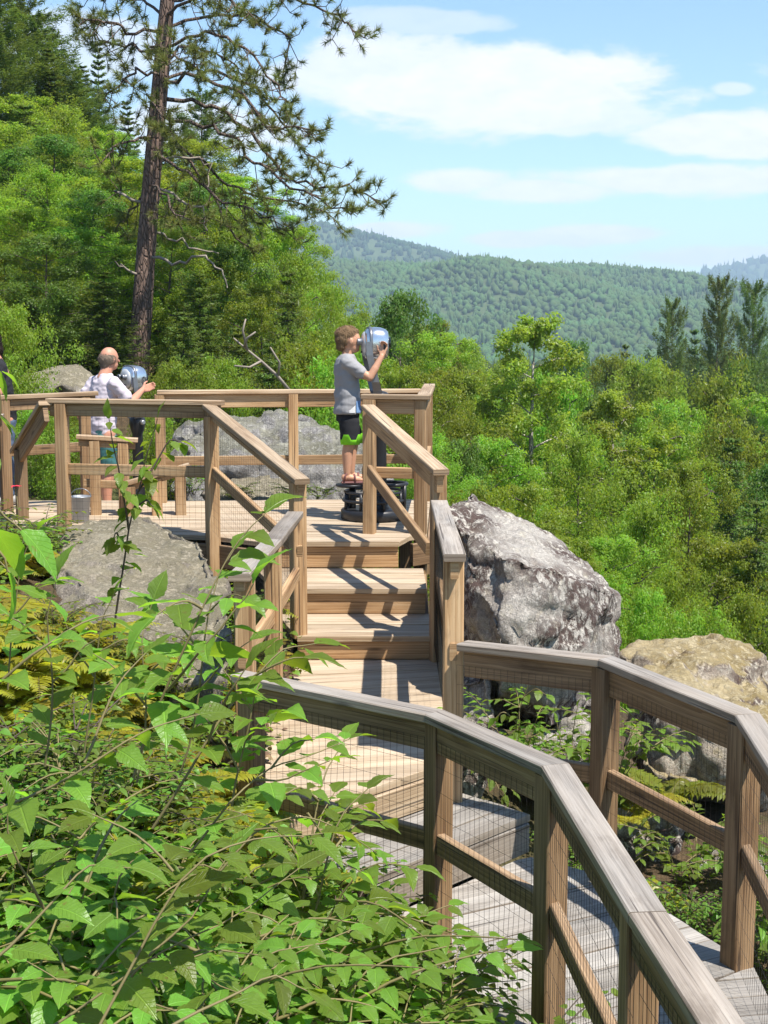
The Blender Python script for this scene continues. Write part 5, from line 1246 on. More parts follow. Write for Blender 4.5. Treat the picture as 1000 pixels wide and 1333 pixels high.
for i, (st_, L, lab) in enumerate([
    ([S((60, 1345, 2.2), (170, 1265, 2.25), (290, 1200, 2.3), (390, 1130, 2.4)), S((170, 1265, 2.25), (250, 1190, 2.3), (300, 1110, 2.35))], .085, 'long arching shoot with pale stem and large leaves across the lower corner'),
    ([S((0, 1050, 2.3), (110, 1000, 2.3), (190, 950, 2.35), (260, 930, 2.4)), S((110, 1000, 2.3), (150, 900, 2.35), (190, 850, 2.4))], .085, 'big leaved shoot entering low from the left edge'),
    ([S((130, 1340, 2.1), (230, 1130, 2.2), (330, 1090, 2.25), (420, 1085, 2.3)), S((230, 1130, 2.2), (180, 1080, 2.2), (120, 1060, 2.2))], .095, 'shoot with the broadest smooth leaf in the middle of the lower undergrowth'),
    ([S((-20, 900, 2.1), (40, 850, 2.1), (110, 810, 2.15), (150, 800, 2.2))], .085, 'leafy shoot entering from the left edge above the ferns'),
    ([S((200, 1350, 1.9), (290, 1300, 1.95), (360, 1270, 2.0), (400, 1290, 2.0))], .085, 'bright leafy shoot at the bottom edge of the picture'),
    ([S((-10, 1250, 2.0), (60, 1180, 2.05), (120, 1120, 2.1), (170, 1130, 2.1)), S((60, 1180, 2.05), (20, 1120, 2.0), (10, 1060, 2.0))], .08, 'leafy shoot low at the left edge in the shade')]):
    leafy('broadleaf_shrub', lab, 'shrub', st_, .045, L * 1.08, 'ovate', LF_BIG, STEM, 210 + i, .0028, .1, droop=.2)
for i, (st_, sp_2, L, lab) in enumerate([
    ([S((235, 1010, 4.0), (262, 900, 4.0), (270, 800, 4.0), (285, 745, 4.05), (305, 715, 4.1)), S((262, 900, 4.0), (300, 850, 3.9), (325, 835, 3.9)), S((266, 850, 4.0), (230, 810, 4.0), (205, 790, 4.0)), S((270, 800, 4.0), (295, 775, 3.95), (318, 778, 3.9))], .05, .125, 'upright leafy shoot rising before the lower end of the landing railing'),
    ([S((180, 1020, 3.9), (190, 920, 3.9), (185, 840, 3.9), (200, 780, 3.95)), S((190, 920, 3.9), (150, 870, 3.9), (120, 850, 3.9)), S((188, 880, 3.9), (225, 850, 3.85), (250, 850, 3.8))], .05, .12, 'upright leafy shoot between the ferns and the landing railing'),
    ([S((300, 1050, 3.7), (318, 960, 3.7), (330, 900, 3.7), (350, 870, 3.75)), S((318, 960, 3.7), (350, 930, 3.65), (372, 925, 3.6)), S((310, 1000, 3.7), (280, 950, 3.7), (262, 930, 3.7)), S((325, 925, 3.7), (300, 890, 3.7), (290, 870, 3.7))], .045, .115, 'leafy shoot overlapping the start of the near handrail'),
    ([S((60, 1000, 3.6), (70, 890, 3.6), (60, 800, 3.6), (75, 750, 3.6)), S((70, 890, 3.6), (105, 850, 3.6), (130, 830, 3.6)), S((65, 850, 3.6), (30, 810, 3.6), (10, 800, 3.6))], .05, .12, 'tall leafy shoot among the ferns near the left edge'),
    ([S((10, 900, 4.5), (18, 800, 4.5), (30, 720, 4.5), (50, 690, 4.5)), S((18, 800, 4.5), (50, 760, 4.5), (75, 755, 4.5)), S((24, 760, 4.5), (0, 730, 4.5), (-20, 720, 4.5))], .05, .12, 'leafy shoot at the left edge reaching toward the platform end'),
    ([S((110, 980, 4.4), (125, 880, 4.4), (130, 810, 4.4), (150, 770, 4.4)), S((125, 880, 4.4), (95, 840, 4.4), (85, 810, 4.4)), S((128, 850, 4.4), (160, 830, 4.4), (175, 835, 4.4))], .05, .115, 'leafy shoot standing in the ferns below the bare rock slab')]):
    leafy('broadleaf_shrub', lab, 'shrub', st_, sp_2, L, 'ovate', LF_BIG, STEM, 260 + i, .0035, .1, droop=.3)
# leaves hanging in close to the lens at the left edge
leafy('leafy_branch', 'close blurred branch with bright leaves hanging in at the left edge', 'branch', [S((-60, 560, 1.5), (-25, 620, 1.5), (0, 655, 1.5), (28, 690, 1.5)), S((-25, 620, 1.5), (-10, 700, 1.5), (10, 745, 1.5))], .09, .085, 'ovate', LF_BIG, STEM, 230, .003, .4, droop=.3)
leafy('leafy_branch', 'bright branch of yellow green leaves at the left edge before the dark haired person', 'branch', [S((-60, 430, 2.0), (-30, 455, 2.0), (-8, 475, 2.0), (0, 500, 2.0), (-4, 560, 2.0)), S((-30, 455, 2.0), (-20, 520, 2.0), (-15, 600, 2.0))], .06, .06, 'ovate', LF_BIG, STEM, 231, .003, .1, droop=.3)
# sapling sprigs in front of the big boulder
leafy('sapling', 'young sapling with bright drooping leaves in front of the dark gap of the big boulder', 'sapling', [S((668, 990, 7.2), (672, 940, 7.2), (682, 905, 7.2), (690, 888, 7.2)), S((672, 940, 7.2), (655, 925, 7.2), (645, 935, 7.2)), S((680, 910, 7.2), (700, 895, 7.15), (712, 905, 7.1)), S((672, 955, 7.2), (690, 940, 7.15), (700, 950, 7.1))], .045, .085, 'ovate', LF_BIG, STEM, 240, .004, .2, droop=.6)
leafy('sapling', 'slender green plant with upright leaves beside the second railing post', 'sapling', [S((742, 1010, 7.1), (745, 960, 7.1), (752, 920, 7.1)), S((742, 1010, 7.1), (730, 970, 7.1), (725, 940, 7.1)), S((740, 1015, 7.1), (765, 975, 7.1), (770, 940, 7.1))], .05, .075, 'ovate', LF_BIG, STEM, 241, .004, .2, droop=.1)
leafy('sapling', 'dark leafy sprig hanging over the broad step beside the near post', 'sapling', [S((600, 960, 7.0), (615, 985, 6.95), (640, 1010, 6.9), (668, 1030, 6.85)), S((615, 985, 6.95), (645, 985, 6.9), (665, 1000, 6.9)), S((640, 1010, 6.9), (655, 1035, 6.85))], .045, .085, 'ovate', LF_BIG, STEM, 242, .004, .1, droop=.5)
# a red flower by the platform end
p = at(21, 634, 9.9)
fl = thing('flower', 'single red flower in the plants in front of the platform end', 'flower', (p.x, p.y, p.z - .45))
RED = plain_mat('red_petal', (0.55, 0.03, 0.05), 0.5, 0, 0.2, 60, 0)
m = MB(); m.tube([(0, 0, -.1), (.01, 0, .25), (0, 0, .45)], .003, 5); m.build('stem', STEM, fl)
P_, D_, N_ = [], [], []
for k in range(9): a = k * .7; P_.append((0, 0, .45)); D_.append((math.cos(a), math.sin(a), .35)); N_.append((-math.cos(a) * .4, -math.sin(a) * .4, 1))
link('petals', leaves_mesh('petals', P_, D_, N_, [.045] * 9, 'round'), RED, fl)
# ------------------------------------------------------------------ figures
def prim_ring(bm, rings):
    vs = [[bm.verts.new(p) for p in r] for r in rings]
    n = len(vs[0])
    for a, b in zip(vs[:-1], vs[1:]):
        for k in range(n): bm.faces.new((a[k], a[(k + 1) % n], b[(k + 1) % n], b[k]))
    bm.faces.new(list(reversed(vs[0]))); bm.faces.new(vs[-1])
def frame(d):
    d = d.normalized(); ref = Vector((0, 0, 1)) if abs(d.z) < .9 else Vector((1, 0, 0)); a = (ref - d * ref.dot(d)).normalized(); return a, d.cross(a)
def p_cap(bm, p0, r0, p1, r1, n=14):
    p0, p1 = Vector(p0), Vector(p1); d = p1 - p0; u = d.normalized(); a, b = frame(d); rings = []
    for t in (-90, -70, -45, -20, 0): r = r0 * math.cos(R(t)); c = p0 + u * r0 * math.sin(R(t)); rings.append((c, max(r, r0 * .05)))
    for t in (0, 20, 45, 70, 90): r = r1 * math.cos(R(t)); c = p1 + u * r1 * math.sin(R(t)); rings.append((c, max(r, r1 * .05)))
    prim_ring(bm, [[c + (a * math.cos(k * 2 * math.pi / n) + b * math.sin(k * 2 * math.pi / n)) * r for k in range(n)] for c, r in rings])
def p_ell(bm, c, r, rot=(0, 0, 0), n=18):
    M = Euler(rot).to_matrix(); c = Vector(c); rings = []
    for i in range(1, 14):
        t = -math.pi / 2 + math.pi * i / 14; rings.append([c + M @ Vector((r[0] * math.cos(t) * math.cos(k * 2 * math.pi / n), r[1] * math.cos(t) * math.sin(k * 2 * math.pi / n), r[2] * math.sin(t))) for k in range(n)])
    prim_ring(bm, rings)
def p_loft(bm, secs, n=24):
    """secs: (cx, cy, cz, rx, ry) stacked along z"""
    prim_ring(bm, [[Vector((cx + rx * math.cos(k * 2 * math.pi / n), cy + ry * math.sin(k * 2 * math.pi / n), cz)) for k in range(n)] for cx, cy, cz, rx, ry in secs])
def blob(name, prims, mat, parent, voxel=.008, smooth=3, wrinkle=0.0, seed=0):
    """one continuous skin grown over the given volumes"""
    bm = bmesh.new()
    for p in prims: {'cap': p_cap, 'ell': p_ell, 'loft': p_loft}[p[0]](bm, *p[1:])
    me = bpy.data.meshes.new('tmp'); bm.to_mesh(me); bm.free()
    o = bpy.data.objects.new('tmp', me); COL.objects.link(o)
    md = o.modifiers.new('r', 'REMESH'); md.mode = 'VOXEL'; md.voxel_size = voxel; md.use_smooth_shade = True
    dg = bpy.context.evaluated_depsgraph_get(); dg.update()
    m2 = bpy.data.meshes.new_from_object(o.evaluated_get(dg)); bpy.data.objects.remove(o); bpy.data.meshes.remove(me)
    bm = bmesh.new(); bm.from_mesh(m2)
    for _ in range(smooth): bmesh.ops.smooth_vert(bm, verts=bm.verts[:], factor=.5, use_axis_x=True, use_axis_y=True, use_axis_z=True)
    if wrinkle:
        bm.normal_update()
        for v in bm.verts: v.co += v.normal * wrinkle * (noise.noise(Vector((v.co.x * 9 + seed, v.co.y * 9, v.co.z * 14))) + .5 * noise.noise(Vector((v.co.x * 20, v.co.y * 20 + seed, v.co.z * 34))))
    bm.to_mesh(m2); bm.free(); m2.name = name; m2.materials.clear()
    m2.polygons.foreach_set('use_smooth', [True] * len(m2.polygons))
    return link(name, m2, mat, parent)
def skin_mat(name, col):
    m, nt = new_mat(name); g = N(nt); tc = g.n('ShaderNodeTexCoord').outputs['Object']
    n1 = g.noise(tc, 14, 4, .6); c = g.mix(n1, tuple(x * .88 for x in col), (col[0] * 1.1, col[1] * 1.0, col[2] * .95))
    b = g.n('ShaderNodeBsdfPrincipled'); g.l(c, b.inputs['Base Color']); b.inputs['Roughness'].default_value = .5; b.inputs['Subsurface Weight'].default_value = .08; b.inputs['Subsurface Radius'].default_value = (.01, .004, .002); b.inputs['Specular IOR Level'].default_value = .35
    g.out(b.outputs[0]); return m
def cloth_mat(name, col, col2=None, var=.12):
    m, nt = new_mat(name); g = N(nt); tc = g.n('ShaderNodeTexCoord').outputs['Object']
    n1 = g.noise(tc, 9, 5, .6); n2 = g.noise(tc, 220, 2, .5); c = g.mix(n1, tuple(x * (1 - var) for x in col), tuple(min(1, x * (1 + var)) for x in (col2 or col)))
    g.out(g.bsdf(c, .9, 0, g.bump(g.math('ADD', g.math('MULTIPLY', n1, 1.0), g.math('MULTIPLY', n2, .12)), .35, .01), .15)); return m
SKIN = skin_mat('boy_skin', (0.50, 0.28, 0.18)); SKIN2 = skin_mat('ruddy_skin', (0.48, 0.24, 0.16))  # the boy's own skin tone, and a ruddier one for the adults
HAIRB = cloth_mat('light_brown_hair', (0.15, 0.092, 0.048), (0.23, 0.15, 0.085), .3); HAIRG = cloth_mat('grey_brown_hair', (0.20, 0.15, 0.11), None, .3); HAIRD = cloth_mat('dark_hair', (0.025, 0.018, 0.014), None, .3)
GREYT = cloth_mat('grey_tshirt', (0.27, 0.265, 0.27)); PINKT = cloth_mat('pale_pink_shirt', (0.52, 0.46, 0.50)); BLACKC = cloth_mat('black_cloth', (0.022, 0.022, 0.025)); LIME = cloth_mat('lime_trim', (0.22, 0.62, 0.03))
TEAL = cloth_mat('teal_shorts', (0.05, 0.14, 0.14)); DENIM = cloth_mat('blue_denim', (0.08, 0.11, 0.17)); PRINT = cloth_mat('blue_print', (0.16, 0.27, 0.46)); PRINTW = cloth_mat('white_print', (0.6, 0.6, 0.6))
SANDAL = plain_mat('sandal_leather', (0.16, 0.055, 0.05), .6, 0, .3, 30, .1); SHOE = plain_mat('shoe_leather', (0.3, 0.29, 0.27), .6); EYE = plain_mat('dark_eye', (0.02, 0.015, 0.012), .2)

def fingers(wrist, palm_dir, side, k=1.0, curl=.9):
    """palm and five bent fingers; palm_dir: wrist to knuckles, side: across the knuckles towards the thumb"""
    w = Vector(wrist); d = Vector(palm_dir).normalized(); s = Vector(side); s = (s - d * s.dot(d)).normalized(); nrm = d.cross(s)
    L = .075 * k; out = []
    for j in range(4):
        o = s * (.026 - .017 * j) * k
        out.append(('cap', w + o * .5, .014 * k, w + d * L * .9 + o, .0115 * k, 8))
        ln = (.033, .038, .035, .027)[j] * k; a = w + d * L + o; b = a + (d * math.cos(curl * .6) + nrm * math.sin(curl * .6)) * ln; c = b + (d * math.cos(curl * 1.6) + nrm * math.sin(curl * 1.6)) * ln * .8
        out += [('cap', a, .0088 * k, b, .0080 * k, 8), ('cap', b, .0080 * k, c, .0068 * k, 8)]
    t0 = w + d * .02 * k + s * .022 * k; t1 = t0 + (s * .75 + d * .6 + nrm * .25).normalized() * .035 * k; t2 = t1 + (d * .9 + nrm * .45 + s * .2).normalized() * .028 * k
    out += [('cap', t0, .0125 * k, t1, .0100 * k, 8), ('cap', t1, .0095 * k, t2, .0078 * k, 8)]
    return out
def face_prims(c, k):
    """skull, jaw, nose, brow, lips, ears round head centre c facing +x"""
    x, y, z = c
    return [('ell', (x - .004 * k, y, z + .012 * k), (.096 * k, .076 * k, .104 * k)), ('ell', (x + .030 * k, y, z - .055 * k), (.058 * k, .055 * k, .060 * k)), ('cap', (x + .06 * k, y, z - .088 * k), .020 * k, (x + .066 * k, y, z - .080 * k), .021 * k, 10),
            ('cap', (x + .090 * k, y, z + .004 * k), .009 * k, (x + .108 * k, y, z - .026 * k), .0125 * k, 10), ('cap', (x + .080 * k, y - .028 * k, z + .018 * k), .010 * k, (x + .080 * k, y + .028 * k, z + .018 * k), .010 * k, 8),
            ('cap', (x + .082 * k, y - .016 * k, z - .054 * k), .008 * k, (x + .082 * k, y + .016 * k, z - .054 * k), .008 * k, 8), ('cap', (x + .079 * k, y - .013 * k, z - .066 * k), .008 * k, (x + .079 * k, y + .013 * k, z - .066 * k), .008 * k, 8)] + \
           [('ell', (x - .002 * k, y + s * .077 * k, z - .008 * k), (.020 * k, .010 * k, .032 * k), (0, 0, s * .35)) for s in (1, -1)]
def hair_strands(ho, mat, ln, n, seed):
    """short tapering locks lying over the hair, combed down and forward"""
    r_ = np.random.default_rng(seed); me = ho.data; nv = len(me.vertices); co = np.empty(nv * 3); me.vertices.foreach_get('co', co); no = np.empty(nv * 3); me.vertices.foreach_get('normal', no)
    co = co.reshape(-1, 3); no = no.reshape(-1, 3); i = r_.choice(nv, min(n, nv), replace=False); P = co[i]; Nn = no[i]
    d = np.array([.35, 0, -.6]) + r_.normal(size=P.shape) * .28; d = unit(d - Nn * (d * Nn).sum(-1, keepdims=True)); b = np.cross(Nn, d); L = ln * r_.uniform(.6, 1.3, (len(P), 1))
    V = np.stack([P + b * .003 - Nn * .001, P - b * .003 - Nn * .001, P + d * L * .55 - b * .002 + Nn * .005, P + d * L * .55 + b * .002 + Nn * .005, P + d * L + Nn * .003], 1).reshape(-1, 3)
    o = (np.arange(len(P)) * 5)[:, None]; Fc = np.concatenate([o + [[0, 1, 2]], o + [[0, 2, 3]], o + [[3, 2, 4]]], 1).reshape(-1, 3)
    m = np_mesh('locks', V, Fc); link('locks', m, mat, ho)
def eyes(c, k, parent):
    for s in (1, -1):
        m = MB(); m.lathe([(.0006, -.011 * k), (.007 * k, -.008 * k), (.0105 * k, 0), (.007 * k, .008 * k), (.0006, .011 * k)], (c[0] + .078 * k, c[1] + s * .031 * k, c[2] + .004 * k), 10); m.build('eye', EYE, parent)

# ---- the boy on the viewer's step
bx, by, bz = at(453, 628, 11.72); bz = -1.285
boy = thing('person', 'boy in grey t-shirt and black shorts with lime hems looking into the viewer', 'person', (bx, by, bz), R(8))
k = .93; hc = (.022, 0, 1.200)
arms = []
for s in (-1, 1):
    arms += [('cap', (-.01, s * .13, 1.025), .043, (.075, s * .165, .955), .037), ('cap', (.075, s * .165, .955), .037, (.165, s * .19, .895), .032), ('cap', (.165, s * .19, .895), .033, (.21, s * .185, .97), .032), ('cap', (.21, s * .185, .97), .031, (.268, s * .170, 1.072), .0215)]
    arms += fingers((.270, s * .168, 1.082), (.25, -s * .12, .95), (-.85, -s * .3, .25), .95, .9 * (1 if s < 0 else -1))
body = face_prims(hc, k) + [('cap', (.012, 0, 1.15), .043, (-.012, 0, 1.04), .049), ('ell', (-.012, 0, .97), (.082, .128, .10)), ('ell', (-.005, 0, .78), (.08, .112, .2)), ('ell', (-.005, 0, .62), (.078, .105, .09))] + arms
for s in (-1, 1):
    dx = .0 if s < 0 else .05
    body += [('cap', (-.005 + dx * .2, s * .058, .60), .062, (.012 + dx, s * .066, .37), .051), ('cap', (.012 + dx, s * .066, .37), .050, (-.012 + dx, s * .066, .25), .047), ('cap', (-.012 + dx, s * .066, .25), .047, (-.014 + dx, s * .064, .085), .030),
             ('ell', (-.03 + dx, s * .064, .050), (.034, .030, .034)), ('cap', (-.01 + dx, s * .064, .052), .030, (.085 + dx, s * .068, .034), .024), ('cap', (.06 + dx, s * .07, .034), .026, (.105 + dx, s * .072, .028), .017)]
blob('body', body, SKIN, boy, .0052, 2)
eyes(hc, k, boy)
boy_hair = blob('hair', [('ell', (-.012, 0, 1.255), (.094, .078, .066)), ('ell', (-.034, 0, 1.215), (.070, .076, .072)), ('ell', (-.054, 0, 1.165), (.040, .056, .05)), ('ell', (.040, 0, 1.278), (.050, .062, .030)), ('ell', (.0, .0, 1.295), (.07, .06, .030))], HAIRB, boy, .006, 2, .006, 3)
hair_strands(bpy.data.objects[boy_hair.name], HAIRB, .034, 1500, 3)
blob('tshirt', [('loft', [(-.0, 0, .585, .118, .150), (.0, 0, .68, .114, .148), (-.004, 0, .80, .105, .137), (-.010, 0, .92, .108, .150), (-.014, 0, 1.0, .100, .158), (-.012, 0, 1.05, .080, .135), (-.006, 0, 1.085, .062, .075)])] +
     [p for s in (-1, 1) for p in (('cap', (-.012, s * .118, 1.02), .066, (.07, s * .155, .955), .058), ('cap', (.06, s * .152, .962), .057, (.096, s * .162, .935), .057))], GREYT, boy, .007, 2, .010, 5)
blob('shorts', [('loft', [(0, 0, .52, .096, .132), (0, 0, .60, .100, .134), (0, 0, .66, .088, .120)])] + [('loft', [((.014 if s < 0 else .055), s * .068, .335, .078, .066), ((.012 if s < 0 else .045), s * .066, .42, .083, .069), (.004, s * .064, .54, .090, .072)]) for s in (-1, 1)], BLACKC, boy, .008, 2, .004, 9)
for s in (-1, 1):
    m = MB(); nn_ = 24; lo_, hi_ = [], []; cx = .014 if s < 0 else .055
    for q in range(nn_):
        a = q * 2 * math.pi / nn_; h = .395 + .022 * (1 if (q // 3) % 2 else -1)
        lo_.append((cx + .0825 * math.cos(a), s * .068 + .0705 * math.sin(a), .330)); hi_.append((cx - .001 + .0865 * math.cos(a), s * .067 + .0735 * math.sin(a), h))
    a0 = m.add(lo_); a1 = m.add(hi_)
    for q in range(nn_): m.face((a0 + q, a0 + (q + 1) % nn_, a1 + (q + 1) % nn_, a1 + q), None, .5, True)
    m.face([a0 + q for q in reversed(range(nn_))]); m.build('shorts_trim', LIME, boy)
    dx = .0 if s < 0 else .05
    m = MB(); board(m, (-.062 + dx, s * .066, .008), (.125 + dx, s * .070, .008), .072, .016, wob=0); m.tube([(.045 + dx, s * .03, .012), (.045 + dx, s * .045, .062), (.047 + dx, s * .07, .072), (.05 + dx, s * .092, .058), (.05 + dx, s * .102, .012)], .009, 6)
    m.tube([(-.045 + dx, s * .03, .012), (-.03 + dx, s * .034, .075), (.0 + dx, s * .066, .098), (-.03 + dx, s * .098, .075), (-.045 + dx, s * .10, .012)], .008, 6); m.build('sandal', SANDAL, boy)
# printed hem corner of the t-shirt
for (z0_, z1_, a0_, a1_, mt, nm) in ((.60, .70, -62, -38, PRINT, 'shirt_print'), (.60, .665, -92, -66, PRINTW, 'shirt_print')):
    m = MB(); prev = None; q_ = 6
    for i in range(q_ + 1):
        a = R(a0_ + (a1_ - a0_) * i / q_); h = z1_ - (.045 * (1 - i / q_) if mt is PRINTW else 0)
        pr = m.add([(.1235 * math.cos(a), .1555 * math.sin(a), z0_), (.1235 * math.cos(a), .1555 * math.sin(a), h)])
        if prev is not None: m.face((prev, pr, pr + 1, prev + 1), None, .5, True)
        prev = pr
    m.build(nm, mt, boy)

# ---- the man at the far viewer, on a lower deck
lp = thing('lower_platform', 'lower wooden deck behind the railing under the man and his viewer', 'platform')
m = MB(); deck(m, [(-4.2, 13.25), (-1.9, 13.25), (-1.9, 15.6), (-4.2, 15.6)], -1.92, (1, 0)); m.build('decking', W_DECK, lp)
for x, y in ((-4.0, 13.5), (-2.1, 13.5), (-4.0, 15.4), (-2.1, 15.4)):
    m = MB(); post_mb(m, x, y, gz(x, y) - .4, -1.96, .1, .1); m.build('support_post', W_OLD, lp)
def adult(name_label, loc, rz, H, skin, shirt, shorts, hair_prims, hairmat, arms, k=1.0, lean=0.06, shoes=SHOE, long_legs=False, sleeve=.5):
    o = thing('person', name_label, 'person', loc, rz); f = H / 1.75
    S3 = lambda p: (p[0] * f, p[1] * f, p[2] * f)
    hx = .05 + lean; hc_ = (hx * f, 0, 1.62 * f)
    b = face_prims(hc_, 1.03 * f) + [('cap', S3((hx - .015, 0, 1.55)), .058 * f, S3((lean * .8 - .015, 0, 1.42)), .066 * f), ('ell', S3((lean * .6, 0, 1.30)), (.11 * f, .165 * f, .14 * f)), ('ell', S3((lean * .2, 0, 1.08)), (.115 * f, .15 * f, .22 * f)), ('ell', S3((0, 0, .92)), (.10 * f, .135 * f, .11 * f))]
    sl = []
    for s, (e, wr, pd, sd) in zip((-1, 1), arms):
        sh = Vector((lean * .75, s * .195, 1.385)); e = Vector(e); wr = Vector(wr)
        b += [('cap', S3(sh), .058 * f, S3(e), .043 * f), ('cap', S3(e), .044 * f, S3(e.lerp(wr, .4)), .043 * f), ('cap', S3(e.lerp(wr, .4)), .042 * f, S3(wr), .028 * f)] + fingers(S3(wr + Vector(pd).normalized() * .012), pd, sd, 1.2 * f, .8 * (1 if s < 0 else -1))
        sl += [('cap', S3(sh * .98 + Vector((0, 0, .02))), .072 * f, S3(sh.lerp(e, sleeve)), .068 * f), ('cap', S3(sh.lerp(e, sleeve)), .066 * f, S3(sh.lerp(e, sleeve + .22)), .070 * f)]
    for s in (-1, 1):
        b += [('cap', S3((0, s * .085, .86)), .098 * f, S3((.015, s * .095, .48)), .062 * f), ('cap', S3((.015, s * .095, .48)), .062 * f, S3((-.015, s * .097, .33)), .062 * f), ('cap', S3((-.015, s * .097, .33)), .06 * f, S3((-.02, s * .098, .09)), .038 * f), ('cap', S3((-.04, s * .098, .055)), .04 * f, S3((.14, s * .108, .04)), .032 * f)]
    blob('body', b, skin, o, .007, 2); eyes(hc_, 1.03 * f, o)
    hb_ = blob('hair', [('ell', (hc_[0] + p[0] * f, p[1] * f, hc_[2] + p[2] * f), tuple(q * f for q in r)) for p, r in hair_prims], hairmat, o, .008, 2, .005, 4); hair_strands(hb_, hairmat, .03, 1200, 4)
    blob('shirt', [('loft', [(0, 0, .86 * f, .135 * f, .175 * f), (lean * .1, 0, .98 * f, .138 * f, .175 * f), (lean * .3, 0, 1.12 * f, .132 * f, .172 * f), (lean * .6, 0, 1.28 * f, .128 * f, .19 * f), (lean * .75, 0, 1.39 * f, .105 * f, .19 * f), (lean * .8, 0, 1.44 * f, .082 * f, .13 * f), (lean * .85, 0, 1.475 * f, .066 * f, .08 * f)])] + sl, shirt, o, .009, 2, .014, 2)
    lz = .10 if long_legs else .46
    blob('trousers' if long_legs else 'shorts', [('loft', [(0, 0, .80 * f, .13 * f, .17 * f), (0, 0, .92 * f, .128 * f, .168 * f)])] + [('loft', [(.0, s * .098 * f, lz * f, .075 * f, .078 * f), (.01, s * .096 * f, .55 * f, .088 * f, .086 * f), (0, s * .088 * f, .85 * f, .112 * f, .092 * f)]) for s in (-1, 1)], shorts, o, .010, 2, .007, 6)
    for s in (-1, 1): blob('shoe', [('cap', S3((-.055, s * .1, .055)), .052 * f, S3((.15, s * .11, .045)), .043 * f), ('ell', S3((-.03, s * .1, .08)), (.05 * f, .045 * f, .05 * f))], shoes, o, .010, 2)
    return o
mx = at(133, 480, 14.2)
adult('grey haired man in pale pink shirt leaning on the far viewer', (mx.x - .02, 14.2, -1.92), R(42), 1.76, SKIN2, PINKT, TEAL,
      [((-.045, 0, -.005), (.066, .084, .072)), ((-.02, .055, .0), (.06, .034, .05)), ((-.02, -.055, .0), (.06, .034, .05)), ((-.06, 0, -.05), (.04, .06, .045))], HAIRG,
      [((.17, -.27, 1.17), (.40, -.15, 1.30), (.9, .3, .2), (0, .3, .9)), ((-.10, .29, 1.14), (-.03, .30, .90), (.15, 0, -1), (1, 0, 0))])
wx = at(1, 450, 12.72)
adult('dark haired person in black top, cut off by the left edge', (wx.x, 12.72, -1.60), R(204), 1.60, SKIN2, BLACKC, DENIM,
      [((-.03, 0, .05), (.088, .082, .074)), ((-.055, 0, .0), (.055, .08, .09)), ((-.10, 0, -.05), (.035, .04, .08)), ((-.10, 0, -.14), (.026, .03, .09))], HAIRD,
      [((.08, -.27, 1.14), (.25, -.16, 1.25), (.8, .4, .3), (0, .5, .8)), ((.08, .27, 1.14), (.25, .16, 1.25), (.8, -.4, .3), (0, -.5, .8))], long_legs=True)

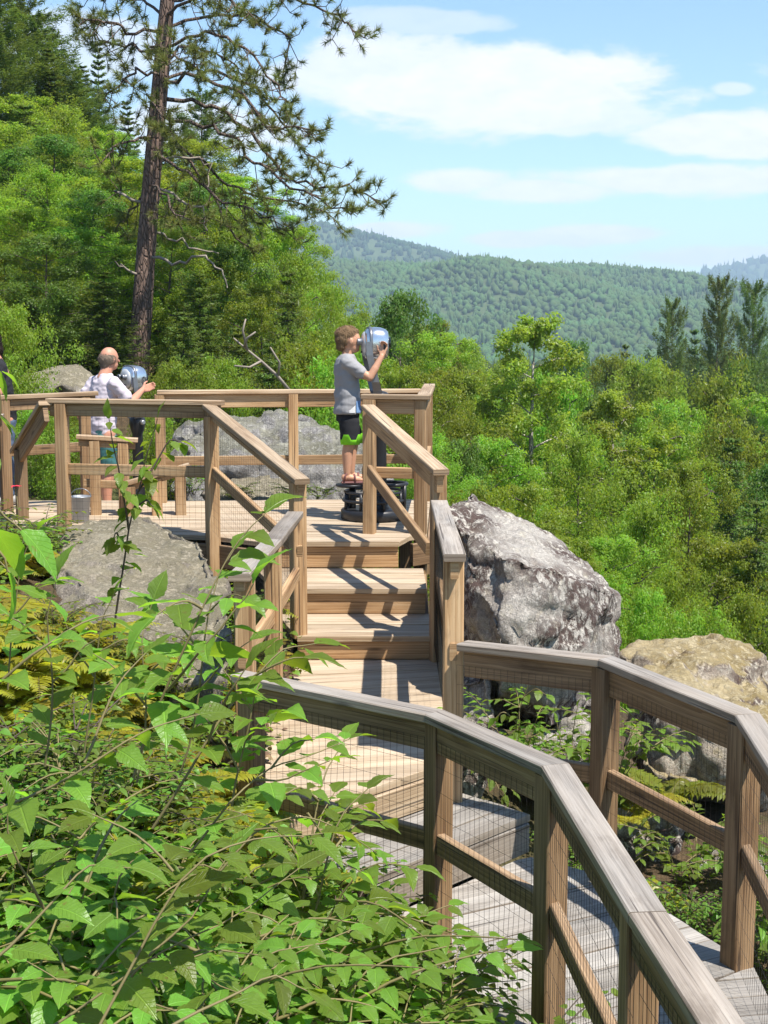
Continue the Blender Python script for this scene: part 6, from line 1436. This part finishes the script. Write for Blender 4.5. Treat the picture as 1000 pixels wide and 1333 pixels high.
# ------------------------------------------------------------------ coin viewers
V_SIL = plain_mat('polished_viewer_metal', (0.62, 0.64, 0.67), .22, .9, .08, 30, .02); V_PLATE = plain_mat('pale_viewer_plate', (0.55, 0.54, 0.53), .35, .4, .12, 30, .03)
V_BLK = plain_mat('black_iron', (0.022, 0.022, 0.024), .38, .2, .3, 22, .08); V_GREY = plain_mat('grey_cast_metal', (0.22, 0.22, 0.23), .38, .7, .2, 24, .05); V_GLASS = plain_mat('dark_lens', (0.01, 0.012, 0.016), .05, 0, .1, 5, 0)
def viewer(label, loc, rz, zhead, zped, with_stand=True):
    """pay binoculars: head on a forked yoke, pedestal, and the iron step stand round it. looks along +x"""
    o = thing('binocular_viewer', label, 'viewer', loc, rz)
    zh = zhead
    # head: rounded drum, lofted along x
    m = MB(); rings = []; n = 28
    for (x, ry, rz_, zo) in [(-.085, .080, .075, .0), (-.080, .112, .105, 0), (-.066, .130, .124, 0), (-.045, .136, .133, .004), (.01, .138, .137, .006), (.06, .136, .134, .004), (.092, .130, .126, 0), (.110, .115, .11, 0), (.114, .09, .085, 0)]:
        rg = []
        for q in range(n):
            a = 2 * math.pi * q / n; cy, cz = math.cos(a), math.sin(a); e = .72
            rg.append((x, ry * math.copysign(abs(cy) ** e, cy), zh + zo + rz_ * math.copysign(abs(cz) ** e, cz)))
        rings.append(m.add(rg))
    for i in range(len(rings) - 1):
        for q in range(n): m.face((rings[i] + q, rings[i] + (q + 1) % n, rings[i + 1] + (q + 1) % n, rings[i + 1] + q), None, .5, True)
    m.face([rings[0] + q for q in reversed(range(n))]); m.face([rings[-1] + q for q in range(n)])
    hd_ = m.build('head', V_SIL, o)
    # black band round the head and the face plate
    m = MB(); rb = []
    for x, s in ((-.052, .9), (-.052, .955), (-.026, .955), (-.026, .9)):
        rg = []
        for q in range(n):
            a = 2 * math.pi * q / n; cy, cz = math.cos(a), math.sin(a); e = .72; rg.append((x, .150 * s * math.copysign(abs(cy) ** e, cy), zh + .005 + .147 * s * math.copysign(abs(cz) ** e, cz)))
        rb.append(m.add(rg))
    for i in range(3):
        for q in range(n): m.face((rb[i] + q, rb[i] + (q + 1) % n, rb[i + 1] + (q + 1) % n, rb[i + 1] + q), None, .5, True)
    m.build('band', V_GREY, hd_)
    M = Matrix.Rotation(math.pi / 2, 3, 'Y')
    m = MB(); m.lathe([(.001, -.108), (.055, -.107), (.085, -.100), (.104, -.086), (.108, -.070)], (0, 0, zh), 26, M=M); fp = m.build('face_plate', V_PLATE, hd_)
    for s in (1, -1):
        m = MB(); m.lathe([(.02, -.150), (.029, -.148), (.032, -.140), (.027, -.126), (.034, -.108), (.036, -.09)], (0, s * .034, zh + .02), 16, M=M); e = m.build('eyepiece', V_GREY, hd_)
        m = MB(); m.lathe([(.001, -.153), (.017, -.152), (.019, -.149)], (0, s * .034, zh + .02), 14, M=M); m.build('eyepiece_lens', V_GLASS, hd_)
        m = MB(); m.lathe([(.001, .114), (.042, .115), (.046, .126), (.052, .128), (.052, .10)], (0, s * .06, zh + .01), 20, M=M); m.build('objective_lens', V_GLASS, hd_)
    m = MB(); m.tube([(-.098, -.035, zh - .06), (-.102, 0, zh - .068), (-.098, .035, zh - .06)], .010, 8); m.build('coin_slot', V_BLK, hd_)
    # side handles
    for s in (1, -1):
        m = MB(); m.tube([(.06, s * .125, zh + .02), (.065, s * .165, zh + .01), (.07, s * .17, zh - .02), (.065, s * .165, zh - .05), (.06, s * .125, zh - .06)], .010, 8); m.build('handle', V_BLK, hd_)
    # yoke
    m = MB()
    for s in (1, -1):
        pts_ = [(.03, 0, zped - .01), (.02, s * .10, zped + .03), (-.005, s * .145, zped + .12), (-.055, s * .152, zh - .09), (-.062, s * .148, zh + .02)]
        sec = [(.036, .012)] * 5
        prev = None
        for i, p in enumerate(pts_):
            w_, t_ = (.040 - .004 * i), .011; p = Vector(p); nx = Vector((1, 0, 0)); ny = Vector((0, 1, 0)) if i > 1 else Vector((0, .35, 1 if s > 0 else -1)).normalized()
            b_ = m.add([p - nx * w_ - ny * t_, p + nx * w_ - ny * t_, p + nx * w_ + ny * t_, p - nx * w_ + ny * t_])
            if prev is not None:
                for q in range(4): m.face((prev + q, prev + (q + 1) % 4, b_ + (q + 1) % 4, b_ + q), None, .5, False)
            else: m.face((b_ + 3, b_ + 2, b_ + 1, b_))
            prev = b_
        m.face((prev, prev + 1, prev + 2, prev + 3))
    m.build('yoke', V_GREY, o)
    m = MB(); m.lathe([(.15, .0), (.15, .035), (.10, .06), (.072, .12), (.060, .30), (.055, zped - .16), (.075, zped - .10), (.085, zped - .05), (.085, zped + .005), (.06, zped + .03), (.03, zped + .04)], (.05, 0, 0), 24); m.build('pedestal', V_BLK, o)
    m = MB(); m.lathe([(.018, -.03), (.026, -.022), (.026, .022), (.018, .03)], (.05, -.10, zped - .03), 12, M=Matrix.Rotation(math.pi / 2, 3, 'X')); m.build('clamp_bolt', BOLT, o)
    if with_stand:
        m = MB(); m.lathe([(.27, 0), (.285, .006), (.285, .075), (.27, .088), (.20, .092)], (0, 0, .003), 36); m.build('base_ring', V_BLK, o)
        for zr, rr_, rt in ((.165, .262, .014), (.235, .25, .012)):
            m = MB(); m.tube([(rr_ * math.cos(a), rr_ * math.sin(a), zr) for a in np.linspace(0, 2 * math.pi, 33)], rt, 7, cap=False); m.build('ring_rail', V_BLK, o)
        for a in np.linspace(0, 2 * math.pi, 9)[:-1]:
            m = MB(); m.tube([(.255 * math.cos(a + .2), .255 * math.sin(a + .2), .08), (.25 * math.cos(a + .2), .25 * math.sin(a + .2), .24)], .014, 7); m.build('stand_post', V_BLK, o)
        # foot plates
        for cx, cy, rx, nm in ((-.205, 0, .125, 'step_plate'), (.13, -.02, .15, 'step_ring')):
            if nm == 'step_plate':
                m = MB(); m.lathe([(rx * .9, .278), (rx, .284), (rx, .298), (rx * .96, .303), (.001, .303)], (cx, cy, 0), 24); m.build(nm, V_BLK, o)
                m = MB(); m.tube([(cx + .02, cy, .09), (cx + .02, cy, .285)], .03, 10); m.build('step_column', V_BLK, o)
            else:
                m = MB(); m.tube([(cx + rx * math.cos(a), cy + rx * math.sin(a), .30) for a in np.linspace(0, 2 * math.pi, 29)], .016, 7, cap=False)
                m.build(nm, V_BLK, o)
                for a in (.6, 2.4, 4.2, 5.6):
                    m = MB(); m.tube([(cx + rx * .98 * math.cos(a), cy + rx * .98 * math.sin(a), .085), (cx + rx * math.cos(a), cy + rx * math.sin(a), .30)], .017, 7); m.build('stand_post', V_BLK, o)
    return o
vpos = at(487, 676, 11.75)
viewer('coin operated viewer on black iron stand that the boy looks through', (vpos.x, 11.75, ZP), R(8), 1.485, 1.05)
v2 = at(176, 500, 14.75)
viewer('silver coin operated viewer standing in front of the man in the pink shirt', (v2.x - .03, 14.75, -1.92), R(42), 1.41, 0.98, False)

# ---- grey bucket behind the corner post
bk = at(105, 664, 11.55)
b_o = thing('bucket', 'grey metal bucket standing on the platform just behind the corner post', 'bucket', (bk.x, 11.55, ZP + .004))
m = MB(); m.lathe([(.065, 0), (.068, .003), (.085, .205), (.090, .208), (.090, .214), (.083, .214), (.066, .012), (.001, .010)], (0, 0, 0), 28); m.build('shell', plain_mat('dull_grey_metal', (0.30, 0.32, 0.35), .4, .5, .2, 20, .05), b_o)
m = MB(); m.tube([(.088 * math.cos(a), .02, .20 + .075 * math.sin(a)) for a in np.linspace(0, math.pi, 15)], .004, 6); m.build('handle', V_GREY, b_o)
